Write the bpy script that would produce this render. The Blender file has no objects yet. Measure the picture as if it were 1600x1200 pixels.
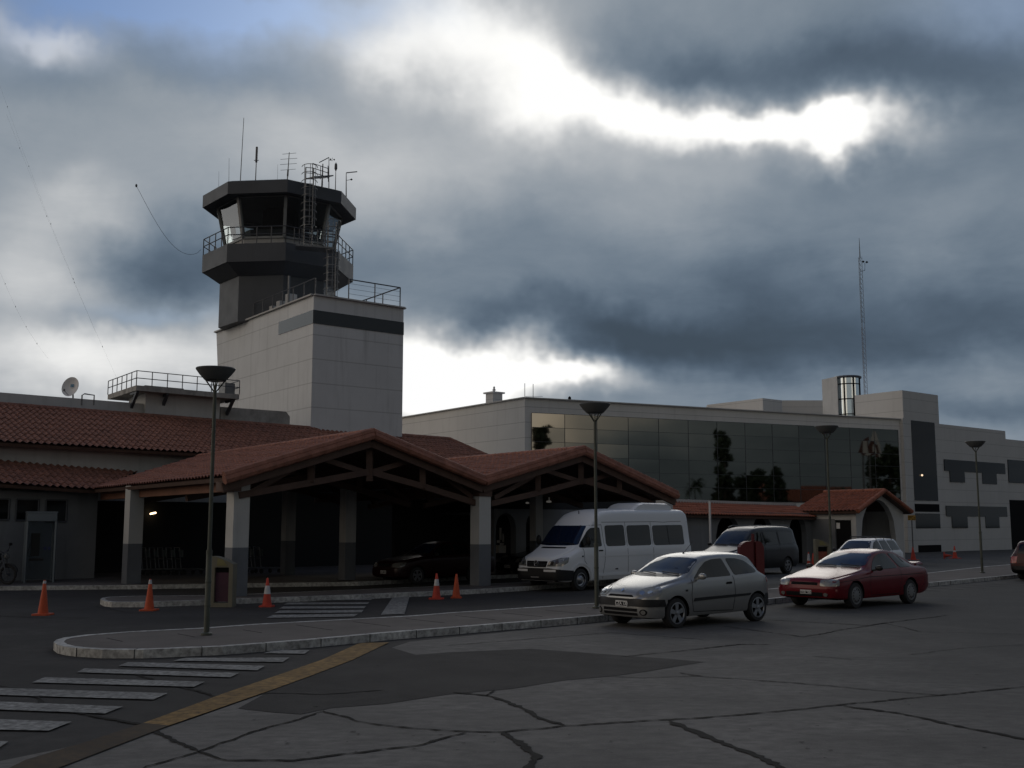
import bpy, bmesh, math, random
from mathutils import Vector, Matrix
from mathutils.bvhtree import BVHTree
from mathutils.geometry import delaunay_2d_cdt
random.seed(7)
R = math.radians
scene = bpy.context.scene
COL = scene.collection
# ------------------------------------------------------------------ camera
FPX, EYE = 1700.0, 2.0
PITCH = math.atan(220.0 / FPX)
cd = bpy.data.cameras.new("camera"); cam = bpy.data.objects.new("camera", cd); COL.objects.link(cam)
cam.location = (0, 0, EYE); cam.rotation_euler = (math.pi / 2 + PITCH, 0, 0)
cd.sensor_width = 36.0; cd.lens = 36.0 * FPX / 1600.0; cd.clip_start = 0.1; cd.clip_end = 3000.0
scene.camera = cam
# ------------------------------------------------------------------ exposure
scene.view_settings.view_transform = 'Standard'; scene.view_settings.look = 'None'
scene.view_settings.exposure = 0.0; scene.view_settings.gamma = 1.0
scene.view_settings.use_curve_mapping = False
scene.cycles.max_bounces = 6; scene.cycles.use_denoising = True
# ------------------------------------------------------------------ sun
SUN_AZ, SUN_EL = 0.10, R(23)
sd = bpy.data.lights.new("sun", 'SUN'); sd.energy = 0.5; sd.angle = R(34); sd.color = (1, 0.95, 0.87)
sun = bpy.data.objects.new("sun", sd); COL.objects.link(sun)
sdir = Vector((math.sin(SUN_AZ) * math.cos(SUN_EL), math.cos(SUN_AZ) * math.cos(SUN_EL), math.sin(SUN_EL)))
sun.location = sdir * 300
sun.rotation_euler = sdir.to_track_quat('Z', 'Y').to_euler()
# ------------------------------------------------------------------ world: clear sky behind broken cloud
world = bpy.data.worlds.new("World"); scene.world = world; world.use_nodes = True
wt = world.node_tree; wt.nodes.clear()
def wn(t, **k):
    n = wt.nodes.new(t)
    for a, b in k.items(): setattr(n, a, b)
    return n
def M(op, a, b=None, c=None, clamp=False):
    n = wn('ShaderNodeMath', operation=op); n.use_clamp = clamp
    for i, v in enumerate((a, b, c)):
        if v is None: continue
        if isinstance(v, (int, float)): n.inputs[i].default_value = v
        else: wt.links.new(v, n.inputs[i])
    return n.outputs[0]
tc = wn('ShaderNodeTexCoord'); sx = wn('ShaderNodeSeparateXYZ'); wt.links.new(tc.outputs['Generated'], sx.inputs[0])
X, Y, Z = sx.outputs
def wnoise(vec, scale, detail, rough=0.55, dist=0.0):
    n = wn('ShaderNodeTexNoise'); n.inputs['Scale'].default_value = scale; n.inputs['Detail'].default_value = detail
    n.inputs['Roughness'].default_value = rough; n.inputs['Distortion'].default_value = dist
    wt.links.new(vec, n.inputs['Vector']); return n
zz = M('ADD', M('MAXIMUM', Z, 0.0), 0.22)
cp = wn('ShaderNodeCombineXYZ'); wt.links.new(M('DIVIDE', X, zz), cp.inputs[0]); wt.links.new(M('DIVIDE', Y, zz), cp.inputs[1])
CP = cp.outputs[0]
n_big = wnoise(CP, 1.5, 5, 0.5); n_mid = wnoise(CP, 3.4, 9, 0.62, 0.35); n_warp = wnoise(tc.outputs['Generated'], 5.5, 5, 0.58)
sw = wn('ShaderNodeSeparateColor'); wt.links.new(n_warp.outputs['Color'], sw.inputs[0])
AZ = M('ADD', M('ARCTAN2', X, Y), M('MULTIPLY', M('SUBTRACT', sw.outputs[0], 0.5), 0.17))
EL = M('ADD', M('ARCSINE', Z), M('MULTIPLY', M('SUBTRACT', sw.outputs[1], 0.5), 0.13))
def pix_dir(px, py):
    return Vector((px - 800, FPX * math.cos(PITCH) - (600 - py) * math.sin(PITCH), FPX * math.sin(PITCH) + (600 - py) * math.cos(PITCH)))
def azel(px, py):
    d = pix_dir(px, py).normalized(); return math.atan2(d.x, d.y), math.asin(d.z)
def blob(px, py, rx, ry, amp, rot=0.0):
    a0, e0 = azel(px, py); c, s = math.cos(R(rot)), math.sin(R(rot))
    dx = M('SUBTRACT', AZ, a0); dy = M('SUBTRACT', EL, e0)
    u = M('ADD', M('MULTIPLY', dx, c * FPX / rx), M('MULTIPLY', dy, s * FPX / rx))
    v = M('SUBTRACT', M('MULTIPLY', dy, c * FPX / ry), M('MULTIPLY', dx, s * FPX / ry))
    r2 = M('ADD', M('MULTIPLY', u, u), M('MULTIPLY', v, v))
    return M('MULTIPLY', M('EXPONENT', M('MULTIPLY', r2, -1.0)), amp)
CLOUDS = [  # breaks of light and thick banks in the cloud deck, as directions in the sky
 (830, 115, 180, 66, .34, -14), (740, 120, 280, 110, .12, -8), (380, 130, 330, 110, .07, 0), (1000, 310, 260, 60, .07, -5), (960, 155, 150, 38, .36, -16), (1200, 188, 165, 29, .85, -9), (1335, 203, 66, 28, .62, 0), (1300, 240, 30, 18, .5, 0),
 (700, 30, 240, 60, .22, 0), (560, 300, 190, 80, .13, 0), (300, 250, 260, 70, .06, 0), (1450, 330, 120, 60, .06, 0), (450, 560, 60, 60, .2, 0), (600, 100, 80, 40, .22, 0), (860, 190, 110, 50, .35, 0), (60, 50, 80, 22, .35, -25), (700, 110, 60, 60, .1, 0),
 (40, 420, 110, 80, .34, 0), (210, 560, 220, 50, .36, 0), (60, 610, 170, 60, .20, 0), (150, 505, 90, 16, -.12, 0), (680, 585, 130, 62, 1.1, 0), (880, 588, 110, 22, .8, -8), (560, 620, 160, 50, .5, 0),
 (130, 320, 90, 40, .18, 0), (450, 200, 160, 60, .10, 0), (690, 250, 180, 60, .12, 0), (1560, 560, 120, 45, .12, 0), (1180, 250, 300, 25, .08, 0),
 (1330, 470, 420, 120, -.17, 0), (1200, 85, 350, 40, -.13, -10), (1050, 90, 120, 24, -.08, -14), (1480, 120, 180, 150, -.16, 0), (1050, 540, 260, 48, -.18, 0), (740, 500, 110, 30, -.18, 0), (950, 520, 200, 40, -.12, 0),
 (1560, 520, 180, 70, -.15, 0), (150, 120, 200, 40, -.07, 0), (400, 130, 160, 50, -.10, 0), (270, 420, 200, 55, -.20, 0), (700, 400, 150, 60, -.05, 0), (1560, 620, 140, 24, -.12, 0)]
L = M('ADD', 0.215, M('MULTIPLY', n_big.outputs['Fac'], 0.24)); L = M('ADD', L, M('MULTIPLY', M('SUBTRACT', n_mid.outputs['Fac'], 0.5), 0.19))
for b in CLOUDS: L = M('ADD', L, blob(*b))
def blob_dir(a0, e0, ra, re, amp):
    u = M('DIVIDE', M('SUBTRACT', AZ, R(a0)), R(ra)); v = M('DIVIDE', M('SUBTRACT', EL, R(e0)), R(re))
    return M('MULTIPLY', M('EXPONENT', M('MULTIPLY', M('ADD', M('MULTIPLY', u, u), M('MULTIPLY', v, v)), -1.0)), amp)
for b in ((132, 6.0, 7.5, 3.2, 1.2), (123, 7.5, 4, 1.2, .30), (118, 5.0, 5, 1.2, .10), (170, 40, 40, 25, .12)): L = M('ADD', L, blob_dir(*b))
L = M('ADD', L, M('MULTIPLY', M('MAXIMUM', M('SUBTRACT', Z, 0.35), 0.0), 0.22))
# a brighter deck to the left, a heavier one behind on the right
left = M('MULTIPLY', M('SUBTRACT', M('MULTIPLY', X, -1.0), 0.48, clamp=True), 1.15); L = M('ADD', L, left)
rback = M('MULTIPLY', M('MULTIPLY', M('MAXIMUM', M('ADD', X, 0.25), 0.0), M('MULTIPLY', M('SUBTRACT', 0.1, Y), 2.0, clamp=True)), 0.20); L = M('SUBTRACT', L, rback)
ramp = wn('ShaderNodeValToRGB'); cr = ramp.color_ramp; cr.interpolation = 'B_SPLINE'
for i, (p, c) in enumerate([(0.0, (.048, .068, .092)), (0.14, (.075, .108, .152)), (0.26, (.143, .190, .245)), (0.40, (.262, .304, .350)), (0.60, (.455, .475, .495)), (0.80, (.85, .85, .84)), (1.0, (1.15, 1.14, 1.10))]):
    e = cr.elements[i] if i < 2 else cr.elements.new(p)
    e.position = p; e.color = (*c, 1)
wt.links.new(L, ramp.inputs[0])
warm = wn('ShaderNodeMix'); warm.data_type = 'RGBA'; warm.blend_type = 'MULTIPLY'   # warm tint added to the unseen cloud behind, offsetting the blue light
wt.links.new(M('MULTIPLY', M('SUBTRACT', 0.35, Y), 1.4, clamp=True), warm.inputs[0]); wt.links.new(ramp.outputs[0], warm.inputs[6]); warm.inputs[7].default_value = (1.22, 1.0, .79, 1)
bgc = wn('ShaderNodeBackground'); wt.links.new(warm.outputs[2], bgc.inputs[0]); bgc.inputs[1].default_value = 1.0
sky = wn('ShaderNodeTexSky', sky_type='NISHITA'); sky.sun_disc = False; sky.sun_elevation = SUN_EL; sky.sun_rotation = SUN_AZ
deep = wn('ShaderNodeMix'); deep.data_type = 'RGBA'; deep.blend_type = 'MULTIPLY'; deep.inputs[0].default_value = 1.0   # clear evening blue
wt.links.new(sky.outputs[0], deep.inputs[6]); deep.inputs[7].default_value = (.62, .83, 1.16, 1)
bgs = wn('ShaderNodeBackground'); wt.links.new(deep.outputs[2], bgs.inputs[0]); bgs.inputs[1].default_value = 0.068
gap = M('ADD', blob(170, 5, 170, 48, 1.3), blob(420, 10, 190, 40, 1.1)); gap = M('ADD', gap, blob(250, 90, 200, 50, .22))
gap = M('ADD', gap, blob(240, 500, 90, 16, .22)); gap = M('ADD', gap, blob(1560, 0, 120, 60, .35))
# blue opening high overhead and behind
hi = M('MULTIPLY', M('SUBTRACT', M('ADD', Z, M('MULTIPLY', n_warp.outputs['Fac'], 0.12)), 0.60), 7.0, clamp=True)
gap = M('ADD', gap, M('MULTIPLY', hi, M('MULTIPLY', M('SUBTRACT', n_big.outputs['Fac'], 0.34), 6.0, clamp=True)))
gap = M('MULTIPLY', gap, M('ADD', 0.45, M('MULTIPLY', n_mid.outputs['Fac'], 0.9)), clamp=True)
mix = wn('ShaderNodeMixShader'); wt.links.new(gap, mix.inputs[0]); wt.links.new(bgc.outputs[0], mix.inputs[1]); wt.links.new(bgs.outputs[0], mix.inputs[2])
wo = wn('ShaderNodeOutputWorld'); wt.links.new(mix.outputs[0], wo.inputs[0])

# ------------------------------------------------------------------ geometry helpers
def V(*a): return Vector(a)
def G(px, py, z=0.0):                 # pixel of the survey photo -> point on the level z
    d = pix_dir(px, py); t = (z - EYE) / d.z
    return V(d.x * t, d.y * t, z)
def D(px, py, dist):                  # pixel -> point at that distance ahead
    d = pix_dir(px, py); t = dist / d.y
    return V(d.x * t, dist, EYE + d.z * t)
def PL(px, py, p0, u):                # pixel -> point on the upright plane through p0 along u
    d = pix_dir(px, py); n = V(u[1], -u[0], 0); t = (n.dot(V(p0[0], p0[1], 0))) / n.dot(d)
    return V(d.x * t, d.y * t, EYE + d.z * t)
def vp(px): return V(px - 800, math.sqrt(FPX ** 2 + 220 ** 2), 0).normalized()
U, W = vp(2900), vp(-440)             # along the fronts / into the depth
UL = vp(2650)                         # front of the low terminal on the left
def g0(p): return V(p[0], p[1], 0)
ROOT = {}
class MB:
    def __init__(s): s.v = []; s.f = []; s.m = []
    def add(s, vs, fs, mi=0):
        k = len(s.v); s.v += [Vector(p) for p in vs]; s.f += [[k + i for i in f] for f in fs]; s.m += [mi] * len(fs); return s
    def box(s, c, size, a=None, mi=0):
        a = a or V(1, 0, 0); a = V(a[0], a[1], 0).normalized(); b = V(-a.y, a.x, 0); c = Vector(c); h = [q / 2 for q in size]
        vs = [c + a * (i * h[0]) + b * (j * h[1]) + V(0, 0, k * h[2]) for k in (-1, 1) for j in (-1, 1) for i in (-1, 1)]
        return s.add(vs, [(0, 2, 3, 1), (4, 5, 7, 6), (0, 1, 5, 4), (2, 6, 7, 3), (0, 4, 6, 2), (1, 3, 7, 5)], mi)
    def prism(s, pts, z0, z1, mi=0):  # horizontal polygon pts extruded z0..z1
        n = len(pts); vs = [V(p[0], p[1], z0) for p in pts] + [V(p[0], p[1], z1) for p in pts]
        return s.add(vs, [list(range(n))[::-1], list(range(n, 2 * n))] + [(i, (i + 1) % n, n + (i + 1) % n, n + i) for i in range(n)], mi)
    def slab(s, pts, off, mi=0):      # any planar polygon extruded by the vector off
        n = len(pts); pts = [Vector(p) for p in pts]; off = Vector(off)
        return s.add(pts + [p + off for p in pts], [list(range(n))[::-1], list(range(n, 2 * n))] + [(i, (i + 1) % n, n + (i + 1) % n, n + i) for i in range(n)], mi)
    def bar(s, a, b, w, h=None, up=None, mi=0):
        a, b = Vector(a), Vector(b); h = h or w; d = (b - a).normalized(); up = Vector(up or (0, 0, 1))
        if abs(d.dot(up)) > .98: up = V(1, 0, 0)
        x = d.cross(up).normalized(); y = x.cross(d).normalized()
        vs = [p + x * (i * w / 2) + y * (j * h / 2) for p in (a, b) for i, j in ((-1, -1), (1, -1), (1, 1), (-1, 1))]
        return s.add(vs, [(0, 3, 2, 1), (4, 5, 6, 7), (0, 1, 5, 4), (1, 2, 6, 5), (2, 3, 7, 6), (3, 0, 4, 7)], mi)
    def tube(s, pts, r, n=8, mi=0, closed=False):
        pts = [Vector(p) for p in pts]; rs = r if isinstance(r, (list, tuple)) else [r] * len(pts); k0 = len(s.v); N = len(pts)
        for i, p in enumerate(pts):
            d = (pts[(i + 1) % N] - pts[i - 1]) if closed else (pts[min(i + 1, N - 1)] - pts[max(i - 1, 0)])
            d = d.normalized(); up = V(0, 0, 1) if abs(d.z) < .9 else V(1, 0, 0)
            x = d.cross(up).normalized(); y = x.cross(d)
            s.v += [p + (x * math.cos(2 * math.pi * j / n) + y * math.sin(2 * math.pi * j / n)) * rs[i] for j in range(n)]
        for i in range(N if closed else N - 1):
            i2 = (i + 1) % N
            for j in range(n): s.f.append([k0 + i * n + j, k0 + i * n + (j + 1) % n, k0 + i2 * n + (j + 1) % n, k0 + i2 * n + j]); s.m.append(mi)
        if not closed:
            s.f.append([k0 + j for j in range(n)][::-1]); s.m.append(mi); s.f.append([k0 + (N - 1) * n + j for j in range(n)]); s.m.append(mi)
        return s
    def lathe(s, prof, c=(0, 0, 0), n=20, axis='z', mi=0, caps=(1, 1)):
        k0 = len(s.v); c = Vector(c)
        for r, h in prof:
            for j in range(n):
                a = 2 * math.pi * j / n; p = (r * math.cos(a), r * math.sin(a), h)
                s.v.append(c + (V(*p) if axis == 'z' else V(p[0], p[2], p[1])))
        for i in range(len(prof) - 1):
            for j in range(n): s.f.append([k0 + i * n + j, k0 + i * n + (j + 1) % n, k0 + (i + 1) * n + (j + 1) % n, k0 + (i + 1) * n + j]); s.m.append(mi)
        if caps[0]: s.f.append([k0 + j for j in range(n)][::-1]); s.m.append(mi)
        if caps[1]: s.f.append([k0 + (len(prof) - 1) * n + j for j in range(n)]); s.m.append(mi)
        return s
    def build(s, name, mats, parent=None, local=False, smooth=None, loc=None, bevel=None, **tags):
        me = bpy.data.meshes.new(name); o = bpy.data.objects.new(name, me); COL.objects.link(o)
        if local: off = V(0, 0, 0)
        elif parent is not None: off = ROOT[parent.name]
        elif loc is not None: off = Vector(loc)
        else:
            off = V(sum(p.x for p in s.v) / len(s.v), sum(p.y for p in s.v) / len(s.v), min(p.z for p in s.v))
        me.from_pydata([p - off for p in s.v], [], s.f)
        for m in (mats if isinstance(mats, (list, tuple)) else [mats]): me.materials.append(m)
        me.polygons.foreach_set('material_index', s.m); me.validate()
        bm = bmesh.new(); bm.from_mesh(me); bmesh.ops.recalc_face_normals(bm, faces=bm.faces)
        if bevel:
            bmesh.ops.bevel(bm, geom=[e for e in bm.edges if len(e.link_faces) == 2 and e.calc_face_angle(0) > .6], offset=bevel, segments=2, affect='EDGES', profile=.6)
        bm.to_mesh(me); bm.free()
        if smooth:
            me.polygons.foreach_set('use_smooth', [True] * len(me.polygons)); me.set_sharp_from_angle(angle=R(smooth))
        if parent is not None: o.parent = parent
        elif not local: o.location = off
        ROOT[o.name] = off
        tag(o, **tags); return o
def tag(o, label=None, category=None, group=None, kind=None):
    for k, v in (('label', label), ('category', category), ('group', group), ('kind', kind)):
        if v: o[k] = v
    return o
def thing(name, loc, label, category, group=None, rot=0.0):
    o = bpy.data.objects.new(name, None); COL.objects.link(o); o.location = loc; o.rotation_euler = (0, 0, rot)
    o.empty_display_size = .3; ROOT[o.name] = Vector(loc); return tag(o, label, category, group)
def copy_tree(o, parent=None):
    c = o.copy(); COL.objects.link(c); ROOT[c.name] = ROOT.get(o.name, V(0, 0, 0))
    if parent is not None: c.parent = parent; c.matrix_parent_inverse = o.matrix_parent_inverse
    for ch in list(o.children): copy_tree(ch, c)
    return c
# ------------------------------------------------------------------ materials
def mat(name, col, rough=.6, metal=0.0, var=0.0, vscale=3.0, bump=0.0, bscale=20.0, spec=.5, streak=None, coat=0.0, lines=None, tint=None, stretch=None, speck=0):
    m = bpy.data.materials.new(name); m.use_nodes = True; nt = m.node_tree; b = nt.nodes['Principled BSDF']
    b.inputs['Base Color'].default_value = (*col, 1); b.inputs['Roughness'].default_value = rough; b.inputs['Metallic'].default_value = metal
    b.inputs['Specular IOR Level'].default_value = spec; b.inputs['Coat Weight'].default_value = coat; b.inputs['Coat Roughness'].default_value = .04
    t = nt.nodes.new('ShaderNodeTexCoord'); vec = t.outputs['Object']
    if stretch:
        mp = nt.nodes.new('ShaderNodeMapping'); mp.inputs['Scale'].default_value = stretch; nt.links.new(vec, mp.inputs['Vector']); svec = mp.outputs[0]
    else: svec = vec
    cur = None
    def mixc(fac, a, bcol, blend='MIX'):
        x = nt.nodes.new('ShaderNodeMix'); x.data_type = 'RGBA'; x.blend_type = blend
        if hasattr(fac, 'links') or not isinstance(fac, (int, float)): nt.links.new(fac, x.inputs[0])
        else: x.inputs[0].default_value = fac
        for s_, v_ in ((x.inputs[6], a), (x.inputs[7], bcol)):
            if isinstance(v_, tuple): s_.default_value = (*v_[:3], 1)
            else: nt.links.new(v_, s_)
        return x.outputs[2]
    def ramp_(src, lo, hi):
        r = nt.nodes.new('ShaderNodeMapRange'); r.inputs['From Min'].default_value = lo; r.inputs['From Max'].default_value = hi; nt.links.new(src, r.inputs[0]); return r.outputs[0]
    def noise(scale, detail=6, v=None, rough_=.6):
        n = nt.nodes.new('ShaderNodeTexNoise'); n.inputs['Scale'].default_value = scale; n.inputs['Detail'].default_value = detail; n.inputs['Roughness'].default_value = rough_
        nt.links.new(v or vec, n.inputs['Vector']); return n.outputs['Fac']
    if var:
        dark = tuple(c * (1 - var) for c in col); lite = tuple(min(1, c * (1 + var)) for c in col)
        cur = mixc(ramp_(noise(vscale, v=svec), .3, .7), dark, lite)
        cur = mixc(ramp_(noise(vscale * 9, 4, v=svec), .35, .75), cur, tint or dark)  if tint else cur
        rr = nt.nodes.new('ShaderNodeMapRange'); rr.inputs['To Min'].default_value = max(.02, rough - .12); rr.inputs['To Max'].default_value = min(1, rough + .12)
        nt.links.new(noise(vscale * 2.3), rr.inputs[0]); nt.links.new(rr.outputs[0], b.inputs['Roughness'])
    if speck:    # aggregate showing in a worn surface
        for sc, lo, hi, am, mul in ((34, .60, .72, .55, 1.55), (55, .58, .70, .6, .45)):
            f = ramp_(noise(sc, 3), lo, hi); fm = nt.nodes.new('ShaderNodeMath'); fm.operation = 'MULTIPLY'; fm.inputs[1].default_value = am * speck; fm.use_clamp = True; nt.links.new(f, fm.inputs[0])
            cur = mixc(fm.outputs[0], cur or col, tuple(c * mul for c in col))
    if streak:   # rain streaks running down a wall
        mp = nt.nodes.new('ShaderNodeMapping'); mp.inputs['Scale'].default_value = (2.2, 2.2, .16); nt.links.new(vec, mp.inputs['Vector'])
        f = ramp_(noise(1.6, 6, mp.outputs[0]), .52, .80)
        fm = nt.nodes.new('ShaderNodeMath'); fm.operation = 'MULTIPLY'; fm.inputs[1].default_value = streak; fm.use_clamp = True; nt.links.new(f, fm.inputs[0])
        cur = mixc(fm.outputs[0], cur or col, tuple(c * .45 for c in col))
    if lines:    # horizontal joints between cladding courses: spacing, offset, darkness, width
        sp, of, dk, wd = lines
        sep = nt.nodes.new('ShaderNodeSeparateXYZ'); nt.links.new(vec, sep.inputs[0])
        a = nt.nodes.new('ShaderNodeMath'); a.operation = 'ADD'; a.inputs[1].default_value = of + 100 * sp; nt.links.new(sep.outputs[2], a.inputs[0])
        d = nt.nodes.new('ShaderNodeMath'); d.operation = 'MODULO'; d.inputs[1].default_value = sp; nt.links.new(a.outputs[0], d.inputs[0])
        l = nt.nodes.new('ShaderNodeMath'); l.operation = 'LESS_THAN'; l.inputs[1].default_value = wd; nt.links.new(d.outputs[0], l.inputs[0])
        q = nt.nodes.new('ShaderNodeMath'); q.operation = 'MULTIPLY'; q.inputs[1].default_value = dk; nt.links.new(l.outputs[0], q.inputs[0])
        cur = mixc(q.outputs[0], cur or col, tuple(c * .25 for c in col))
    if cur is not None: nt.links.new(cur, b.inputs['Base Color'])
    if bump:
        bp = nt.nodes.new('ShaderNodeBump'); bp.inputs['Strength'].default_value = bump; bp.inputs['Distance'].default_value = .02
        nt.links.new(noise(bscale, 8), bp.inputs['Height']); nt.links.new(bp.outputs[0], b.inputs['Normal'])
    return m
def emit(name, col, s):
    m = bpy.data.materials.new(name); m.use_nodes = True; b = m.node_tree.nodes['Principled BSDF']
    b.inputs['Base Color'].default_value = (.8, .8, .8, 1); b.inputs['Emission Color'].default_value = (*col, 1); b.inputs['Emission Strength'].default_value = s; return m
m_asph = mat('asphalt', (.044, .042, .0405), .95, spec=.12, speck=.8, var=.34, vscale=.35, bump=.35, bscale=45, tint=(.034, .033, .032))
m_conc = mat('worn_concrete', (.145, .138, .128), .92, spec=.12, speck=.8, var=.30, vscale=.5, bump=.3, bscale=30, tint=(.09, .086, .081), stretch=(1, 1.6, 1))
m_patch = mat('asphalt_patch', (.040, .038, .0365), .95, spec=.12, speck=.8, var=.28, vscale=.8, bump=.4, bscale=50)
m_tar = mat('tar', (.016, .0155, .015), .95, spec=.08, var=.3, vscale=4)
m_pave = mat('paving', (.105, .094, .087), .9, spec=.15, var=.2, vscale=.8, bump=.3, bscale=15)
m_kerb = mat('kerb_paint', (.46, .46, .44), .85, var=.30, vscale=1.2, bump=.4, bscale=12, tint=(.14, .135, .13), spec=.2)
m_white = mat('road_paint', (.26, .26, .25), .9, var=.30, vscale=1.3, bump=.2, tint=(.055, .053, .05), spec=.1)
m_yellow = mat('yellow_paint', (.26, .165, .065), .9, var=.3, vscale=1.0, tint=(.07, .052, .035), spec=.1)
m_yfade = mat('yellow_worn', (.075, .056, .038), .95, var=.3, vscale=1.0, tint=(.045, .042, .038), spec=.1)
m_clad = mat('cladding', (.62, .61, .585), .7, var=.05, vscale=.4, streak=.25, lines=(.95, 0.3, .5, .035))
m_clad2 = mat('cladding_pale', (.47, .465, .45), .7, var=.05, vscale=.4, streak=.2, lines=(.95, .1, .45, .035))
m_tower = mat('tower_panels', (.53, .54, .545), .65, var=.07, vscale=.5, streak=.5, lines=(1.18, .55, .38, .05))
m_plain = mat('white_render', (.42, .42, .41), .8, var=.10, vscale=.8, streak=.4)
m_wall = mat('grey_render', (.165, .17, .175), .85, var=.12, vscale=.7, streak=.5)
m_dirty = mat('stained_concrete', (.30, .29, .27), .9, var=.3, vscale=1.6, streak=.9)
m_grey = mat('dark_grey_panel', (.054, .061, .072), .6, var=.12, vscale=.6, streak=.2)
m_grey2 = mat('grey_panel', (.10, .105, .11), .6, var=.12, vscale=.6)
m_band = mat('dado_paint', (.115, .125, .14), .7, var=.15, vscale=1.5, streak=.4)
m_wood = mat('brown_timber', (.070, .038, .027), .7, var=.25, vscale=2.0, bump=.2)
m_woodr = mat('red_brown_timber', (.17, .075, .045), .7, var=.2, vscale=2.0)
m_black = mat('black_recess', (.010, .010, .011), .9, spec=.1)
m_steel = mat('dull_steel', (.16, .165, .17), .5, .5, var=.2, vscale=4)
m_rail = mat('rail_paint', (.065, .07, .08), .5, .2)
m_lampm = mat('lamp_green', (.060, .066, .052), .6, .2, var=.2, vscale=5)
m_glassd = mat('dark_glass', (.007, .008, .009), .12, spec=.25)
m_deep = mat('shade_coloured_wall', (.030, .031, .033), .9, spec=.1)  # near-black base colour puts the deep shade into these walls
m_rubber = mat('rubber', (.016, .016, .017), .8, var=.2, vscale=10)
m_plast = mat('black_plastic', (.012, .0125, .014), .5, spec=.3)
m_chrome = mat('chrome', (.55, .56, .58), .18, 1.0)
m_rimm = mat('rim_alloy', (.30, .31, .33), .35, .9)
def darken_right(m):                    # blends the slab colour to dark grey towards the far right
    nt = m.node_tree; b = nt.nodes['Principled BSDF']; src = b.inputs['Base Color'].links[0].from_socket
    g = nt.nodes.new('ShaderNodeNewGeometry'); s = nt.nodes.new('ShaderNodeSeparateXYZ'); nt.links.new(g.outputs['Position'], s.inputs[0])
    n = nt.nodes.new('ShaderNodeTexNoise'); n.inputs['Scale'].default_value = .22; n.inputs['Detail'].default_value = 7; nt.links.new(g.outputs['Position'], n.inputs['Vector'])
    a = nt.nodes.new('ShaderNodeMath'); a.operation = 'MULTIPLY_ADD'; a.inputs[1].default_value = 14; nt.links.new(n.outputs['Fac'], a.inputs[0]); nt.links.new(s.outputs[0], a.inputs[2])
    a2 = nt.nodes.new('ShaderNodeMath'); a2.operation = 'MULTIPLY_ADD'; a2.inputs[1].default_value = .45; nt.links.new(s.outputs[1], a2.inputs[0]); nt.links.new(a.outputs[0], a2.inputs[2])
    r = nt.nodes.new('ShaderNodeMapRange'); r.inputs['From Min'].default_value = 14; r.inputs['From Max'].default_value = 26; r.inputs['To Max'].default_value = .8; nt.links.new(a2.outputs[0], r.inputs[0])
    x = nt.nodes.new('ShaderNodeMix'); x.data_type = 'RGBA'; nt.links.new(r.outputs[0], x.inputs[0]); nt.links.new(src, x.inputs[6]); x.inputs[7].default_value = (.042, .043, .043, 1); nt.links.new(x.outputs[2], b.inputs['Base Color'])
darken_right(m_conc)
def tile_mat(name, col, col2):
    m = mat(name, col, .85, var=.42, vscale=3.2, bump=.4, bscale=12, tint=col2); return m
m_tile = tile_mat('roof_tile', (.265, .118, .080), (.22, .085, .055))
m_tile2 = tile_mat('roof_tile_old', (.25, .11, .075), (.15, .075, .055))
m_tileo = tile_mat('roof_tile_orange', (.30, .098, .052), (.17, .06, .036))
# ================================================================== GROUND
def sheet(name, pts, z, m, kind='structure', **k):
    b = MB(); pts = [V(p[0], p[1], z) for p in pts]; c = sum(pts, V(0, 0, 0)) / len(pts); c.z = z
    b.add(pts, [list(range(len(pts)))]); return b.build(name, m, loc=c, kind=kind, **k)
gb = MB(); gb.add([V(-900, -500, 0), V(900, -500, 0), V(900, 1300, 0), V(-900, 1300, 0)], [(0, 1, 2, 3)])
gb.build('ground', m_asph, loc=(0, 0, 0), kind='structure')
kerb_line = [(640, 1003), (866, 980), (1010, 967), (1200, 948), (1445, 917), (1600, 901), (1760, 887), (2050, 868)]
sheet('road', [G(*p) for p in [(264, 1136), (300, 1124), (424, 1080), (552, 1032)] + kerb_line] + [V(90, 60, 0), V(60, -30, 0), V(-6, -30, 0), V(-6.5, 6, 0)], .004, m_conc)
m_conc2 = mat('grey_road', (.085, .084, .082), .95, spec=.12, var=.3, vscale=.3, bump=.3, bscale=30, tint=(.06, .06, .058))
sheet('road', [G(*p) for p in [(1180, 915), (1430, 898), (1600, 881), (1760, 869), (2050, 858), (2050, 848), (1760, 852), (1600, 857), (1430, 864), (1240, 874), (1100, 884), (1000, 900)]], .004, m_conc2)
def poly_tri(b, pts, z):              # concave-safe flat polygon
    res = delaunay_2d_cdt([Vector((p[0], p[1])) for p in pts], [], [list(range(len(pts)))], 1, 1e-5)
    b.add([V(p[0], p[1], z) for p in res[0]], [list(f) for f in res[2]])
pp = MB(); poly_tri(pp, [G(*p) for p in [(600, 1009), (650, 1024), (700, 1020), (830, 1014.5), (960, 1024), (1030, 1029), (1100, 1035), (1010, 1050), (960, 1057), (880, 1064), (800, 1077), (700, 1086), (640, 1095), (600, 1101), (520, 1107), (470, 1117), (425, 1114), (372, 1108), (430, 1076), (505, 1046), (550, 1031)]], .008)
pp.build('asphalt_patch', m_patch, kind='structure')
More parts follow.
